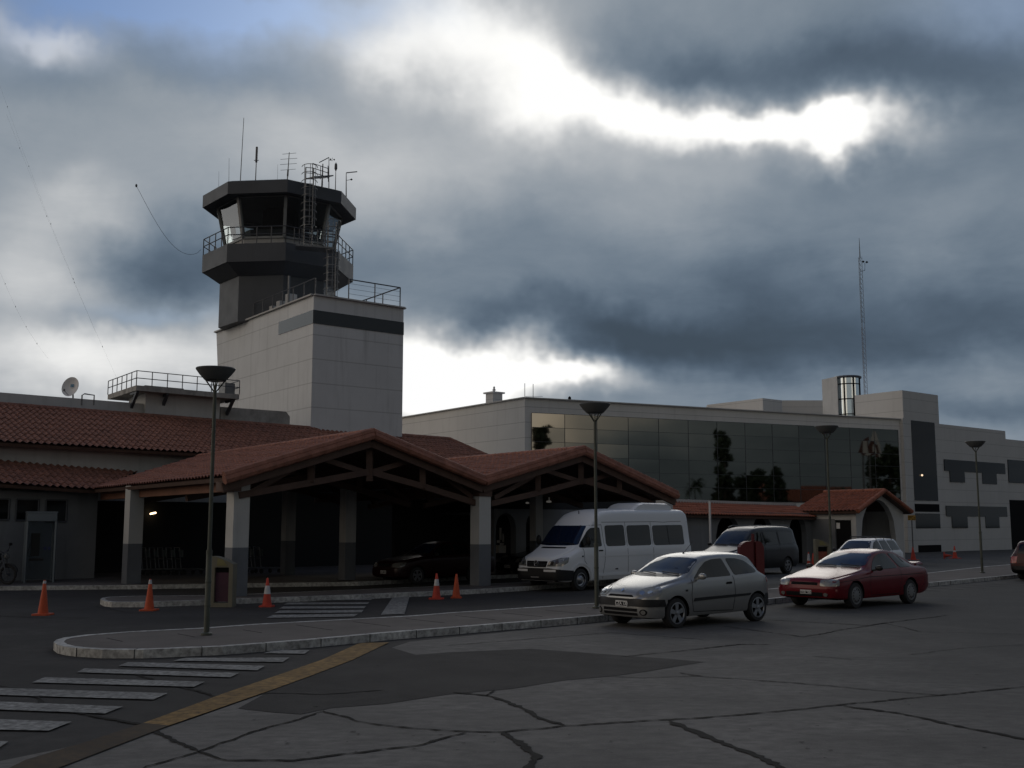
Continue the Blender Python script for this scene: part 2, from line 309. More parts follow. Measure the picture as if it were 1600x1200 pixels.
def crack(b, pts, w, z=.012):
    P = [G(*p) for p in pts]; Q = []
    for a, c in zip(P[:-1], P[1:]):
        n = max(2, int((c - a).length / .07))
        for i in range(n): Q.append(a.lerp(c, i / n))
    Q.append(P[-1]); L_, R_ = [], []; drift = 0
    for i, p in enumerate(Q):
        d = (Q[min(i + 1, len(Q) - 1)] - Q[max(i - 1, 0)]).normalized(); n = V(-d.y, d.x, 0)
        drift = drift * .86 + random.uniform(-1, 1) * .015
        ww = w * random.uniform(.25, 1.05) * (.35 if i in (0, len(Q) - 1) else 1)
        L_.append(p + n * (drift + ww / 2)); R_.append(p + n * (drift - ww / 2))
    k = len(b.v); b.v += [V(p.x, p.y, z) for q in zip(L_, R_) for p in q]
    for i in range(len(Q) - 1): b.f.append([k + 2 * i, k + 2 * i + 1, k + 2 * i + 3, k + 2 * i + 2]); b.m.append(0)
cb = MB()
for pts, w in [([(150, 1235), (230, 1199), (308, 1176), (400, 1144), (504, 1112)], .045), ([(504, 1112), (560, 1128), (640, 1138), (725, 1144), (787, 1145), (881, 1136), (1006, 1128), (1100, 1123), (1225, 1111), (1319, 1102), (1469, 1087), (1600, 1073), (1750, 1060)], .05),
 ([(308, 1174), (360, 1188), (460, 1190), (600, 1172), (653, 1167), (694, 1155), (731, 1146)], .06), ([(787, 1146), (803, 1158), (825, 1172), (837, 1183), (831, 1200), (822, 1240)], .11),
 ([(709, 1083), (762, 1089), (787, 1097), (825, 1111), (844, 1124), (881, 1135)], .10), ([(1044, 1128), (1069, 1139), (1100, 1151), (1131, 1162), (1178, 1181), (1219, 1200), (1280, 1235)], .13),
 ([(1319, 1104), (1412, 1117), (1506, 1138), (1600, 1156), (1700, 1180)], .09), ([(1060, 1052), (1100, 1058), (1225, 1067), (1350, 1078), (1469, 1087)], .045), ([(1100, 1014), (1156, 1007), (1203, 1008)], .07),
 ([(1131, 979), (1256, 996), (1331, 982), (1381, 974)], .05), ([(1200, 969), (1287, 974), (1356, 978), (1381, 974), (1480, 962)], .06), ([(1269, 1026), (1337, 1031)], .04), ([(700, 1009), (819, 1000), (953, 989), (1100, 1000)], .04),
 ([(969, 1027), (1100, 1014)], .04), ([(953, 1058), (1006, 1060), (1100, 1057)], .03), ([(-30, 1070), (40, 1080), (72, 1100), (120, 1114), (224, 1134), (272, 1160), (308, 1174)], .07),
 ([(188, 1046), (240, 1064), (304, 1080), (336, 1089), (424, 1084), (504, 1086), (600, 1079)], .06), ([(762, 1089), (775, 1079)], .06), ([(1381, 974), (1440, 988), (1600, 992)], .035), ([(1420, 1024), (1520, 1012), (1600, 1008)], .025),
 ([(-20, 962), (60, 966), (140, 966)], .06), ([(150, 948), (200, 958), (250, 956)], .04)]:
    crack(cb, pts, w)
for i in range(70):                   # crumbs and pits in the worn surface
    p = G(random.uniform(300, 1580), random.uniform(1020, 1190)); r = random.uniform(.008, .022); k = len(cb.v)
    cb.v += [V(p.x + r * random.uniform(.5, 1.8) * math.cos(a), p.y + r * random.uniform(.4, 1) * math.sin(a), .013) for a in [j * math.pi / 4 for j in range(8)]]
    cb.f.append(list(range(k, k + 8))); cb.m.append(0)
cb.build('road_cracks', m_tar, kind='structure')
yb = MB(); poly_tri(yb, [G(*p) for p in [(562, 1006), (608, 1005), (552, 1032), (490, 1056), (424, 1080), (264, 1136), (224, 1132), (300, 1104), (348, 1086), (430, 1058), (504, 1032)]], .016)
yb.build('yellow_line', m_yellow, kind='structure')
yb = MB(); poly_tri(yb, [G(*p) for p in [(224, 1132), (264, 1136), (150, 1180), (60, 1215), (-60, 1240), (40, 1190), (140, 1160)]], .016)
yb.build('worn_yellow_line', m_yfade, kind='structure')
zb = MB()
for q in [[(430, 1017), (484, 1017), (476, 1023), (412, 1022)], [(290, 1029.5), (452, 1029), (442, 1036), (270, 1034)], [(200, 1036), (414, 1042), (402, 1049), (185, 1042)], [(132, 1046), (374, 1053), (360, 1060), (120, 1052)],
 [(70, 1060), (320, 1067), (303, 1075), (50, 1068)], [(-20, 1076), (262, 1085), (240, 1095), (-60, 1086)], [(-30, 1097), (192, 1106), (164, 1117), (-50, 1109)], [(-60, 1124), (112, 1130), (76, 1144), (-90, 1141)], [(-60, 1158), (13, 1161), (-3, 1172), (-90, 1168)],
 [(457, 937), (583, 936), (580, 938.5), (450, 939.5)], [(450, 942.5), (577, 942), (574, 945), (443, 945.5)], [(443, 948.5), (572, 948), (569, 951.5), (436, 952)], [(437, 955), (568, 954), (565, 958), (428, 959)], [(426, 962), (560, 960), (553, 964.5), (416, 966.5)],
 [(613, 935), (640, 933), (632, 960), (595, 961.5)]]:
    poly_tri(zb, [G(*p) for p in q], .016)
zb.build('crosswalk_stripes', m_white, kind='structure')
def platform(name, pix, kerbname, inset=.15, h=.13, extra=[]):
    P = [G(px, py, h) for px, py in pix] + [V(*e) for e in extra]; n = len(P)
    A = sum(P[i].x * P[(i + 1) % n].y - P[(i + 1) % n].x * P[i].y for i in range(n))
    if A < 0: P = P[::-1]
    b = MB(); b.v = [V(p.x, p.y, -.02) for p in P] + [V(p.x, p.y, h) for p in P]
    inn = []
    for i in range(n):
        d1 = (P[i] - P[i - 1]).normalized(); d2 = (P[(i + 1) % n] - P[i]).normalized(); t = (d1 + d2).normalized(); inn.append(P[i] + V(-t.y, t.x, 0) * inset)
    b.v += [V(p.x, p.y, h) for p in inn]
    for i in range(n):
        j = (i + 1) % n; b.f += [[i, j, n + j, n + i], [n + i, n + j, 2 * n + j, 2 * n + i]]; b.m += [0, 0]
    b.build(kerbname, m_kerb, kind='structure')
    t = MB(); poly_tri(t, inn, h - .004); t.build(name, m_pave, kind='structure'); return inn
isl = platform('pavement', [(84, 1003), (90, 1007.5), (102, 1010.5), (120, 1012.5), (160, 1015), (224, 1015), (348, 1010), (480, 1000), (600, 989), (900, 965), (1010, 955), (1200, 936), (1445, 911), (1600, 897), (1760, 884), (2050, 865), (2050, 857), (1760, 868), (1600, 880), (1540, 885), (1430, 897), (1200, 920), (930, 942), (700, 957), (638, 962), (394, 975), (320, 980.5), (200, 986.5), (130, 992), (100, 996), (88, 999.5)], 'kerb')
kj = MB(); kp = [G(px, py, .13) for px, py in [(120, 1012.5), (160, 1015), (224, 1015), (348, 1010), (480, 1000), (600, 989), (900, 965), (1010, 955), (1200, 936), (1445, 911), (1600, 897)]]
run = 0
for a, c in zip(kp[:-1], kp[1:]):
    d = (c - a).normalized(); Ls = (c - a).length; nn = V(d.y, -d.x, 0)
    while run < Ls:
        p = a + d * run; kj.box((p.x + nn.x * .002, p.y + nn.y * .002, .064), (.010, .010, .130), a=d); kj.box((p.x - nn.x * .07, p.y - nn.y * .07, .1305), (.009, .15, .003), a=d); run += 1.0 + random.uniform(-.05, .05)
    run -= Ls
kj.build('kerb_joints', m_tar, kind='structure')
# joints between the island's paving slabs
jb = MB()
for k in range(44):
    a0 = G(120 + 0, 1003, .13); t = k * 1.2 + .6
    p = a0 + (G(900, 955, .13) - a0).normalized() * t; nrm = V(-.643, .766, 0)
    jb.box((p.x, p.y, .1275), (.02, .7 if k < 3 else 1.3, .003), a=V(.766, .643, 0))
jb.build('paving_joints', m_tar, kind='structure')
platform('pavement', [(157, 936), (163, 939), (175, 940.5), (225, 940.5), (320, 937.5), (362, 936), (560, 929), (750, 920.5), (826, 916), (950, 906), (1100, 893), (1100, 888), (950, 899), (826, 909), (750, 913), (560, 921), (362, 929), (320, 930), (212, 931), (170, 932.5), (160, 934)], 'kerb', inset=.10)
LP = F0 = g0(G(147, 903, .13))
pl0 = g0(G(226, 914, .13)); pl1 = g0(G(-700, 922, .13)); pl2 = g0(G(560, 909, .13)); pl3 = g0(G(770, 899, .13))
platform('pavement', [], 'kerb', extra=[(pl1.x, pl1.y, .13), (pl0.x, pl0.y, .13), (pl2.x, pl2.y, .13), (pl3.x, pl3.y, .13), (pl3.x + 12, pl3.y + 10, .13), (pl3.x + 6, pl3.y + 18, .13), (pl1.x, pl1.y + 18, .13)])

# ================================================================== ROOFS
def tiles(b, poly, p=.25, amp=.045, row=.38):
    # barrel-tile field over a planar convex polygon whose edge poly[0]->poly[1] is the eave
    P = [Vector(q) for q in poly]; e = (P[1] - P[0]).normalized(); n = (P[1] - P[0]).cross(P[2] - P[0]).normalized()
    if n.z < 0: n = -n
    s = n.cross(e).normalized()
    if s.z < 0: s = -s
    us = [(q - P[0]).dot(e) for q in P]; vs = [(q - P[0]).dot(s) for q in P]; u0, u1, v1 = min(us) - p, max(us) + p, max(vs) + .1
    bm = bmesh.new(); K = 6; nu = int((u1 - u0) / p) * K; nv = int(v1 / row) + 1; grid = []
    for j in range(nv):
        for top in (0, 1):
            v = j * row + (row - .004 if top else 0); lift = .035 * (0 if top else 1); line = []
            for i in range(nu + 1):
                ph = (i % K) / K; hgt = amp * (math.sin(ph * math.pi * 2 + .6) if ph < .5 else -.6 * math.sin((ph - .5) * 2 * math.pi))
                jit = math.sin(i // K * 12.9898 + j * 78.233) * .006
                line.append(bm.verts.new(P[0] + e * (u0 + i * p / K) + s * v + n * (hgt + lift + jit)))
            grid.append(line)
    for a, c in zip(grid[:-1], grid[1:]):
        for i in range(nu): bm.faces.new((a[i], a[i + 1], c[i + 1], c[i]))
    N = len(P); cen = sum(P, V(0, 0, 0)) / N
    for i in range(N):
        q, r = P[i], P[(i + 1) % N]; pn = (r - q).cross(n).normalized()
        if pn.dot(cen - q) > 0: pn = -pn
        if i == 0: q = q - s * .001
        bmesh.ops.bisect_plane(bm, geom=bm.verts[:] + bm.edges[:] + bm.faces[:], plane_co=q, plane_no=pn, clear_outer=True)
    bm.verts.index_update(); k = len(b.v); b.v += [v.co.copy() for v in bm.verts]
    for f in bm.faces: b.f.append([k + v.index for v in f.verts]); b.m.append(0)
    bm.free(); return n
def ridge(b, a, c, r=.11, seg=.42):
    a, c = Vector(a), Vector(c); n = max(1, int((c - a).length / seg)); pts, rr = [], []
    for i in range(n):
        pts += [a.lerp(c, i / n), a.lerp(c, (i + .97) / n)]; rr += [r * 1.05, r * .97]
    b.tube(pts, rr, 8)
def roof(parent, name, poly, m=None, under=m_wood, ridges=(), thick=.10, p=.25):
    poly = [Vector(q) for q in poly]
    if len(poly) == 4:                 # bring the two upper corners onto one plane with the eave
        mid = (poly[2] + poly[3]) / 2; nn = (poly[1] - poly[0]).cross(mid - poly[0])
        for i in (2, 3): q = poly[i]; q.z = poly[0].z - (nn.x * (q.x - poly[0].x) + nn.y * (q.y - poly[0].y)) / nn.z
    b = MB(); n = tiles(b, poly, p=p)
    for a, c in ridges: ridge(b, a, c)
    o = b.build(name, m or m_tile, parent=parent)
    u = MB(); u.slab([Vector(q) - n * .045 for q in poly], n * -thick); u.build('roof_boards', under, parent=o) if False else None
    uo = MB(); uo.slab([Vector(q) - n * .05 for q in poly], n * -thick); ob = uo.build('roof_boards', under, parent=parent); ob.parent = o
    return o
def sill_rect(b, pl, u, tl, br, proud=.03, thick=.06, mi=0):
    a = PL(*tl, pl, u); c = PL(*br, pl, u); n = V(u[1], -u[0], 0)
    lo, hi = g0(a), g0(c)
    b.slab([V(lo.x, lo.y, c.z) + n * (proud - thick), V(hi.x, hi.y, c.z) + n * (proud - thick), V(hi.x, hi.y, a.z) + n * (proud - thick), V(lo.x, lo.y, a.z) + n * (proud - thick)], n * thick, mi); return a, c
# ------------------------------------------------------------------ low terminal on the left
term = thing('terminal_building', (F0.x, F0.y, 0), 'low white terminal with long red tiled roofs left of the carport', 'building')
NL = V(UL[1], -UL[0], 0)
far = F0 - UL * 12
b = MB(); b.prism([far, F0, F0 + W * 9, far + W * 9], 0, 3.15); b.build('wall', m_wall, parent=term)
b = MB(); b.prism([far + W * 1.8, F0 + W * 1.8 + UL * 6, F0 + W * 2.1 + UL * 6, far + W * 2.1], 2.9, 5.0); b.build('upper_wall', m_plain, parent=term)
for tl, br in [((-18, 779), (13, 812)), ((26, 780), (59, 813)), ((72, 781), (103, 815))]:
    b = MB(); a, c = sill_rect(b, F0, UL, tl, br, .012, .05); w_ = b.build('window', m_glassd, parent=term)
    f = MB(); n = NL
    A = [V(a.x, a.y, c.z), V(c.x, c.y, c.z), V(c.x, c.y, a.z), V(a.x, a.y, a.z)]
    for i in range(4): f.bar(A[i] + n * .02, A[(i + 1) % 4] + n * .02, .05)
    fo = f.build('window_frame', m_rail, parent=term); fo.parent = w_
pe = F0 - W * .7
lowA, lowB, lowC, lowD = PL(-260, 737, pe, UL), PL(150, 765, pe, UL), PL(216, 731, F0 + W * 1.8, UL), PL(-260, 705, F0 + W * 1.8, UL)
roof(term, 'lower_roof', [lowA, lowB, lowC, lowD], m_tile2)
pe2 = F0 + W * 1.1; pt = F0 + W * 6
upA, upB, upC, upD = PL(-260, 675, pe2, UL), PL(817, 736.5, pe2, UL), PL(702, 686, pt, UL), PL(-260, 612, pt, UL)
roof(term, 'upper_roof', [upA, upB, upC, upD], m_tile2, ridges=[(upD, upC), (upC, upB)])
b = MB(); hb = upB + W * 9.5; hc = upC
b.slab([upB - V(0, 0, .06), hb - V(0, 0, .06), upC - V(0, 0, .06)], V(0, 0, -.1)); b.build('hip_end', m_tile2, parent=term)
# carport rear: glazed front of the hall, shade put into its wall colour
hall = F0 + W * 4.2
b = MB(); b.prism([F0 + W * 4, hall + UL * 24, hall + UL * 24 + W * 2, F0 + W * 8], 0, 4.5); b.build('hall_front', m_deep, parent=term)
b = MB()
for i in range(14):
    p = hall + UL * (.6 + i * 1.15) + NL * .04; b.box((p.x, p.y, 1.5), (1.0, .04, 2.6), a=UL)
b.build('hall_glazing', m_glassd, parent=term)
# parapet above the tiles
pq = F0 + W * 6.35
def parapet(name, pix, zlow, m, depth=.35, plane=pq):
    b = MB(); tops = [PL(x, y, plane, UL) for x, y in pix]
    for a, c in zip(tops[:-1], tops[1:]): b.slab([V(a.x, a.y, zlow), V(c.x, c.y, zlow), c, a], W * depth)
    return b.build(name, m, parent=term)
parapet('parapet', [(-260, 592), (0, 613), (227, 631)], 5.2, m_plain)
parapet('stained_parapet', [(345, 635.5), (447, 643), (453, 651)], 5.0, m_dirty)
# ------------------------------------------------------------------ rooftop tank house with its walkway
pk = F0 + W * 6.1
q0 = PL(228, 612, pk, UL); q1 = PL(344, 622, pk, UL); zt = min(q0.z, q1.z) + .05
tank = thing('roof_plant_room', (q0.x, q0.y, 5.0), 'small flat roof house with railed walkway beside the control tower', 'roof structure')
b = MB(); b.prism([g0(q0), g0(q1), g0(q1) + W * 2.4, g0(q0) + W * 2.4], 4.9, zt); b.build('wall', m_plain, parent=tank)
ps = F0 + W * 5.5
s0 = PL(213, 602, ps, UL); s1 = PL(374, 616, ps, UL); sz = (s0.z + s1.z) / 2; s3 = g0(s0) + W * 4.2; s2 = g0(s1) + W * 4.2
b = MB(); b.prism([g0(s0), g0(s1), s2, s3], sz - .22, sz); b.build('slab', m_dirty, parent=tank)
b = MB(); m1, m2 = PL(236, 600, ps, UL), PL(297, 607, ps, UL); b.prism([g0(m1) + W * .8, g0(m2) + W * .8, g0(m2) + W * 1.6, g0(m1) + W * 1.6], sz, sz + .14); b.build('roof_hatch', m_dirty, parent=tank)
for k, t in enumerate((.02, .30, .95)):
    o0 = g0(s0).lerp(g0(s1), t); b = MB(); b.bar(V(o0.x, o0.y, sz - .25) + W * .1, V(o0.x, o0.y, sz - .95) + W * 1.0, .12); b.bar(V(o0.x, o0.y, sz - .28) + W * .1, V(o0.x, o0.y, sz - .28) + W * 1.0, .1); b.build('bracket', m_grey, parent=tank)
def railing(path, h, n_posts, parent, r=.022, mid=(.5,), base=0.0):
    b = MB()
    for a, c, n in zip(path[:-1], path[1:], n_posts):
        for f in (1,) + tuple(mid): b.tube([a + V(0, 0, h * f), c + V(0, 0, h * f)], r, 6)
        for i in range(n + 1): p = a.lerp(c, i / n); b.tube([p + V(0, 0, base), p + V(0, 0, h)], r, 6)
    return b.build('railing', m_rail, parent=parent)
z_ = V(0, 0, sz)
railing([s3 + z_, g0(s0) + z_, g0(s1) + z_, g0(s1) + z_ + W * 1.6], .62, [6, 7, 2], tank, r=.02)
cab = MB(); cc = g0(s1) + W * .7 - UL * .35; cab.box((cc.x, cc.y, sz + .28), (.5, .6, .5), a=UL); cab.build('equipment_box', m_steel, parent=tank)
b = MB(); p0 = PL(128, 622, pq, UL) ; p1 = PL(147, 622, pq, UL)
b.tube([p0 + V(0, 0, -.3), p0 + V(0, 0, .12), p0.lerp(p1, .2) + V(0, 0, .18), p1 + V(0, 0, .12), p1 + V(0, 0, -.3)], .03, 6); b.build('ladder_loop', m_steel, parent=tank)
# satellite dish
dc = PL(113, 606, F0 + W * 7.4, UL); dish = thing('satellite_dish', (dc.x, dc.y, dc.z - .75), 'round white satellite dish with small blue mark on the left roof', 'satellite dish')
look = (V(-.25, -1, .25)).normalized(); b = MB(); prof = []
x_ = look.cross(V(0, 0, 1)).normalized(); y_ = x_.cross(look); rr = .40
for thick in (0, 1):
    for i in range(7):
        r = rr * i / 6 if not thick else rr * (6 - i) / 6
        prof.append((max(r, .001), .16 * (r / rr) ** 2 - (.02 if thick else 0)))
k0 = len(b.v)
for r, h in prof:
    for j in range(24): a = j * math.pi / 12; b.v.append(dc + x_ * r * math.cos(a) + y_ * r * math.sin(a) * 1.08 + look * h)
for i in range(len(prof) - 1):
    for j in range(24): b.f.append([k0 + i * 24 + j, k0 + i * 24 + (j + 1) % 24, k0 + (i + 1) * 24 + (j + 1) % 24, k0 + (i + 1) * 24 + j]); b.m.append(0)
m_dish = mat('dish_white', (.62, .62, .62), .5, var=.06)
b.build('reflector', m_dish, parent=dish, smooth=40)
m_blue = mat('blue_mark', (.12, .26, .38), .6)
b = MB()
for j in range(3): b.slab([dc + look * .035 + x_ * (-.075 + .055 * j) + y_ * .02, dc + look * .035 + x_ * (-.035 + .055 * j) + y_ * .02, dc + look * .035 + x_ * (-.035 + .055 * j) + y_ * .15, dc + look * .035 + x_ * (-.075 + .055 * j) + y_ * .15], look * .01)
b.build('blue_mark', m_blue, parent=dish)
b = MB(); b.tube([dc - look * .02, dc + V(.0, .12, -.35), dc + V(0, .12, -.8)], .035, 8); b.tube([dc - y_ * .38 + look * .15, dc - y_ * .3 + look * .45], .012, 6); b.box(dc - y_ * .28 + look * .47, (.06, .06, .1)); b.build('mount', m_steel, parent=dish)
# ------------------------------------------------------------------ carport
C1 = g0(G(366, 931, .13)); P0c = C1 - W * .6
E1, K1, V1, K2, E2 = [PL(x, y, P0c, U) for x, y in ((350, 744), (583, 675), (757, 748), (912, 701), (1058, 771))]
port = thing('carport', (C1.x, C1.y, .13), 'open carport with two red tiled gables on white columns', 'carport')
eW, kW = W * 12.8, W * 14.3
roof(port, 'roof', [E1, E1 + eW, K1 + kW, K1], m_tile, ridges=[(K1, K1 + kW), (E1 + V(0, 0, .02), K1 + V(0, 0, .02))])
roof(port, 'roof', [V1, V1 + W * 12, K1 + kW, K1], m_tile, ridges=[(K1 + V(0, 0, .01), V1 + V(0, 0, .01))])
roof(port, 'roof', [V1, V1 + W * 12, K2 + W * 12, K2], m_tile, ridges=[(K2, K2 + W * 12), (V1 + V(0, 0, .02), K2 + V(0, 0, .02))])
roof(port, 'roof', [E2, E2 + W * 12, K2 + W * 12, K2], m_tile, ridges=[(K2 + V(0, 0, .01), E2 + V(0, 0, .01))])
b = MB()                              # tile bodies along the barge boards
dn = V(0, 0, -.17)
for a, c in ((E1, K1), (K1, V1), (V1, K2), (K2, E2)): ridge(b, a + dn * .6 - W * .04, c + dn * .6 - W * .04, r=.12)
b.build('verge_tiles', m_tile, parent=port)
b = MB()
for a, c in ((E1, K1), (K1, V1), (V1, K2), (K2, E2)): b.bar(a + V(0, 0, -.30) + W * .12, c + V(0, 0, -.30) + W * .12, .10, .26)
b.build('barge_board', m_wood, parent=port)
def column(px, py, split=1.27, top=3.25, w=.46, base=None):
    c = base if base is not None else g0(G(px, py, .13)) + (U + W) * w * .5 * .2
    b = MB(); b.box((c.x, c.y, .13 + split / 2), (w, w, split), a=U, mi=1); b.box((c.x, c.y, .13 + split + (top - .13 - split) / 2), (w - .004, w - .004, top - .13 - split), a=U, mi=0)
    o = b.build('column', [m_plain, m_band], parent=port); return c
col1 = column(366, 931); col2 = column(750, 915); colL = column(203, 912)
colr = column(541, 906, w=.42); column(448, 898, w=.40); column(1040, 898); column(838, 898, w=.36)
tp = P0c + W * .45
def truss(lo, di, po, pl):
    b = MB()
    for a, c in zip(lo[:-1], lo[1:]): b.bar(PL(*a, pl, U), PL(*c, pl, U), .16, .18, up=(0, 0, 1))
    for a, c in di: b.bar(PL(*a, pl, U) + W * .03, PL(*c, pl, U) + W * .03, .12, .15)
    for x, y0, y1 in po: b.bar(PL(x, y0, pl, U) - W * .02, PL(x, y1, pl, U) - W * .02, .18)
    return b
T1 = ([(372, 774), (497, 752), (576, 737), (660, 760), (742, 786)], [((390, 770), (482, 719)), ((492, 713), (570, 738)), ((580, 738), (652, 716)), ((667, 724), (738, 777))], [(486, 712, 754), (577, 684, 752), (660, 716, 763)])
T2 = ([(766, 787), (840, 770), (910, 751), (967, 768), (1020, 788)], [((772, 778), (838, 741)), ((847, 733), (905, 752)), ((915, 752), (970, 737)), ((975, 744), (1022, 777))], [(840, 734, 768), (907, 709, 757), (967, 734, 770)])
b = truss(*T1, tp); b.build('truss', m_wood, parent=port)
b = truss(*T2, tp); b.build('truss', m_wood, parent=port)
for k in (4.0, 8.0):
    for T in (T1, T2):
        b = truss(*T, tp); b.v = [v + W * k for v in b.v]; b.build('truss', m_wood, parent=port)
zb_ = 3.05; b = MB(); a = V(E1.x, E1.y, zb_) + U * .42; b.bar(a + W * .5, a + W * 12.6, .16, .34); b.build('eave_beam', m_woodr, parent=port)
b = MB(); a = V(V1.x, V1.y, zb_) + U * .1; b.bar(a + W * .5, a + W * 12, .2, .34); b.build('eave_beam', m_wood, parent=port)
b = MB(); a = V(E2.x, E2.y, zb_) - U * .4; b.bar(a + W * .5, a + W * 11.5, .16, .34); b.build('eave_beam', m_wood, parent=port)
for i in range(3):
    a = V([E1, V1, E2][i].x, [E1, V1, E2][i].y, 3.02) + U * (.3 if i == 0 else (-.3 if i == 2 else .15)); b = MB(); b.box(a + W * .4, (.5, .5, .28), a=U); b.build('corbel', m_wood, parent=port)
# small lamps under the second gable, and one lit lamp deep inside the first
m_lampdim = emit('lamp_dim', (1.0, .95, .85), .05); m_lamplit = emit('lamp_lit', (1.0, .72, .42), 5.0)
for i, (x, y) in enumerate([(790, 787), (822, 786), (839, 785), (858, 784), (877, 783), (917, 781)]):
    p = D(x, y, 44 + i * .25); b = MB(); b.lathe([(.02, .05), (.10, .04), (.13, 0), (.10, -.03), (.02, -.04)], (p.x, p.y, p.z), 12)
    b.tube([p + V(0, 0, .04), p + V(0, 0, .5)], .012, 6)
    b.build('ceiling_lamp', m_lampdim, label=['leftmost small lamp hanging below the second gable', 'second small lamp from the left below the second gable', 'third small lamp from the left below the second gable', 'fourth small lamp from the left below the second gable', 'fifth small lamp just left of the street lamp pole', 'rightmost small lamp below the second gable beside the street lamp pole'][i], category='lamp', group='lamps hanging below the second gable')
p = D(239, 803, 44.5); b = MB(); b.tube([p - UL * .12, p + UL * .12 + V(0, 0, .05)], [.03, .035], 8); wl = b.build('wall_lamp', m_lamplit, label='lit yellow wall lamp glowing in the dark behind the left column', category='lamp')
b = MB(); b.bar(p + V(0, .06, .1), p + V(0, .5, .12), .04); o = b.build('lamp_arm', m_rail, parent=wl)
# ================================================================== CONTROL TOWER
KD = 52.0; K = g0(D(487, 600, KD))
ztop = PL(489, 461, K, U).z
kr = g0(PL(630, 560, K, U)); kl = g0(PL(338, 517, K, W)); klb = g0(PL(347, 660, K, W))
tower = thing('control_tower', (K.x, K.y, 4.6), 'white panelled airport control tower with dark grey octagonal cab', 'control tower')
b = MB(); zb0 = 5.6
cap = [K, kr, kr + (kl - K), kl]; bot = [K, kr, kr + (klb - K), klb]
b.add([V(p.x, p.y, zb0) for p in bot] + [V(p.x, p.y, ztop) for p in cap], [(3, 2, 1, 0), (4, 5, 6, 7)] + [(i, (i + 1) % 4, 4 + (i + 1) % 4, 4 + i) for i in range(4)])
b.build('shaft_base', m_tower, parent=tower, bevel=.03)
b = MB(); i_ = .5; b.prism([K + (U + W) * i_, kr + (W - U) * i_, kr + (klb - K) - (U + W) * i_, klb + (U - W) * i_], 0, zb0 - .002); b.build('plinth', m_grey, parent=tower)
nU, nW = V(U[1], -U[0], 0), V(-W[1], W[0], 0)
m_bandglass = mat('band_glass', (.05, .055, .06), .12, .2)
b = MB(); za, zc = PL(489, 484, K, U).z, PL(489, 505, K, U).z
b.slab([V(K.x, K.y, zc) + nU * .03 + nW * .03, V(kr.x, kr.y, zc) + nU * .03, V(kr.x, kr.y, za) + nU * .03, V(K.x, K.y, za) + nU * .03 + nW * .03], nU * -.05); b.build('band_window', m_bandglass, parent=tower)
lb = g0(PL(436, 510, K, W)); b = MB()
b.slab([V(K.x, K.y, zc) + nW * .026, V(lb.x, lb.y, zc) + nW * .026, V(lb.x, lb.y, za) + nW * .026, V(K.x, K.y, za) + nW * .026], nW * -.05); b.build('band_window', mat('band_glass_mirror', (.035, .04, .044), .08, .9), parent=tower)
b = MB()
for (a, c) in ((K, kr), (kr, kr + (kl - K)), (kr + (kl - K), kl), (kl, K)): b.bar(V(a.x, a.y, ztop + .03), V(c.x, c.y, ztop + .03), .3, .07)
b.build('coping', m_plain, parent=tower)
# grey upper shaft
sa = g0(PL(389, 480, K, W)); sb = g0(PL(338, 480, K, W)) ; dz = ztop + 3.2
wid = 5.0
# octagonal gallery and cab
CC = g0(D(437, 390, 61.5)); A0 = R(-96)
def octa(r, c=CC, a0=A0): return [c + V(math.cos(a0 + R(22.5 + 45 * i)) * r, math.sin(a0 + R(22.5 + 45 * i)) * r, 0) for i in range(8)]
def zat(py, px=400, rad=3.9): return D(px, py, 61.5 - rad).z
z_d0, z_d1, z_wb, z_wt, z_r0, z_r1 = zat(409), zat(380), zat(371, 400, 2.8), zat(306, 400, 3.2), zat(303), zat(283)
def ring(b, rings, mi=0, cap=True):
    k = len(b.v)
    for r, z in rings: b.v += [p + V(0, 0, z) for p in octa(r)]
    for i in range(len(rings) - 1):
        for j in range(8): b.f.append([k + i * 8 + j, k + i * 8 + (j + 1) % 8, k + (i + 1) * 8 + (j + 1) % 8, k + (i + 1) * 8 + j]); b.m.append(mi)
    if cap: b.f += [[k + j for j in range(8)][::-1], [k + (len(rings) - 1) * 8 + j for j in range(8)]]; b.m += [mi, mi]
b = MB(); ring(b, [(3.28, ztop - .05), (3.28, z_d0 - .5)]); b.build('upper_shaft', m_grey, parent=tower)
b = MB(); ring(b, [(3.34, z_d0 - .55), (4.2, z_d0), (4.28, z_d0 + .02), (4.28, z_d1), (4.15, z_d1 + .02)]); b.build('gallery', m_grey, parent=tower)
b = MB(); ring(b, [(2.92, z_d1), (3.05, z_wb)]); b.build('cab_sill', m_plain, parent=tower)
rb, rt = 3.05, 3.52
m_cabglass = bpy.data.materials.new('cab_glass'); m_cabglass.use_nodes = True; q = m_cabglass.node_tree.nodes['Principled BSDF']
q.inputs['Base Color'].default_value = (.30, .34, .34, 1); q.inputs['Coat Weight'].default_value = 1.0; q.inputs['Coat Roughness'].default_value = .02; q.inputs['Coat IOR'].default_value = 1.9; q.inputs['Transmission Weight'].default_value = 1.0; q.inputs['Roughness'].default_value = .02; q.inputs['IOR'].default_value = 1.02
lo, hi = octa(rb), octa(rt)
for j in range(8):
    k = (j + 1) % 8; a, c, d, e = lo[j] + V(0, 0, z_wb), lo[k] + V(0, 0, z_wb), hi[k] + V(0, 0, z_wt), hi[j] + V(0, 0, z_wt)
    n = (c - a).cross(e - a).normalized(); b = MB(); b.add([a, c, d, e], [(0, 1, 2, 3)]); b.build('cab_window', m_cabglass, parent=tower)
b = MB()
for j in range(8):
    b.bar(lo[j] + V(0, 0, z_wb), hi[j] + V(0, 0, z_wt), .16, .2)
    k = (j + 1) % 8; b.bar(lo[j] + V(0, 0, z_wb), lo[k] + V(0, 0, z_wb), .12); b.bar(hi[j] + V(0, 0, z_wt), hi[k] + V(0, 0, z_wt), .12)
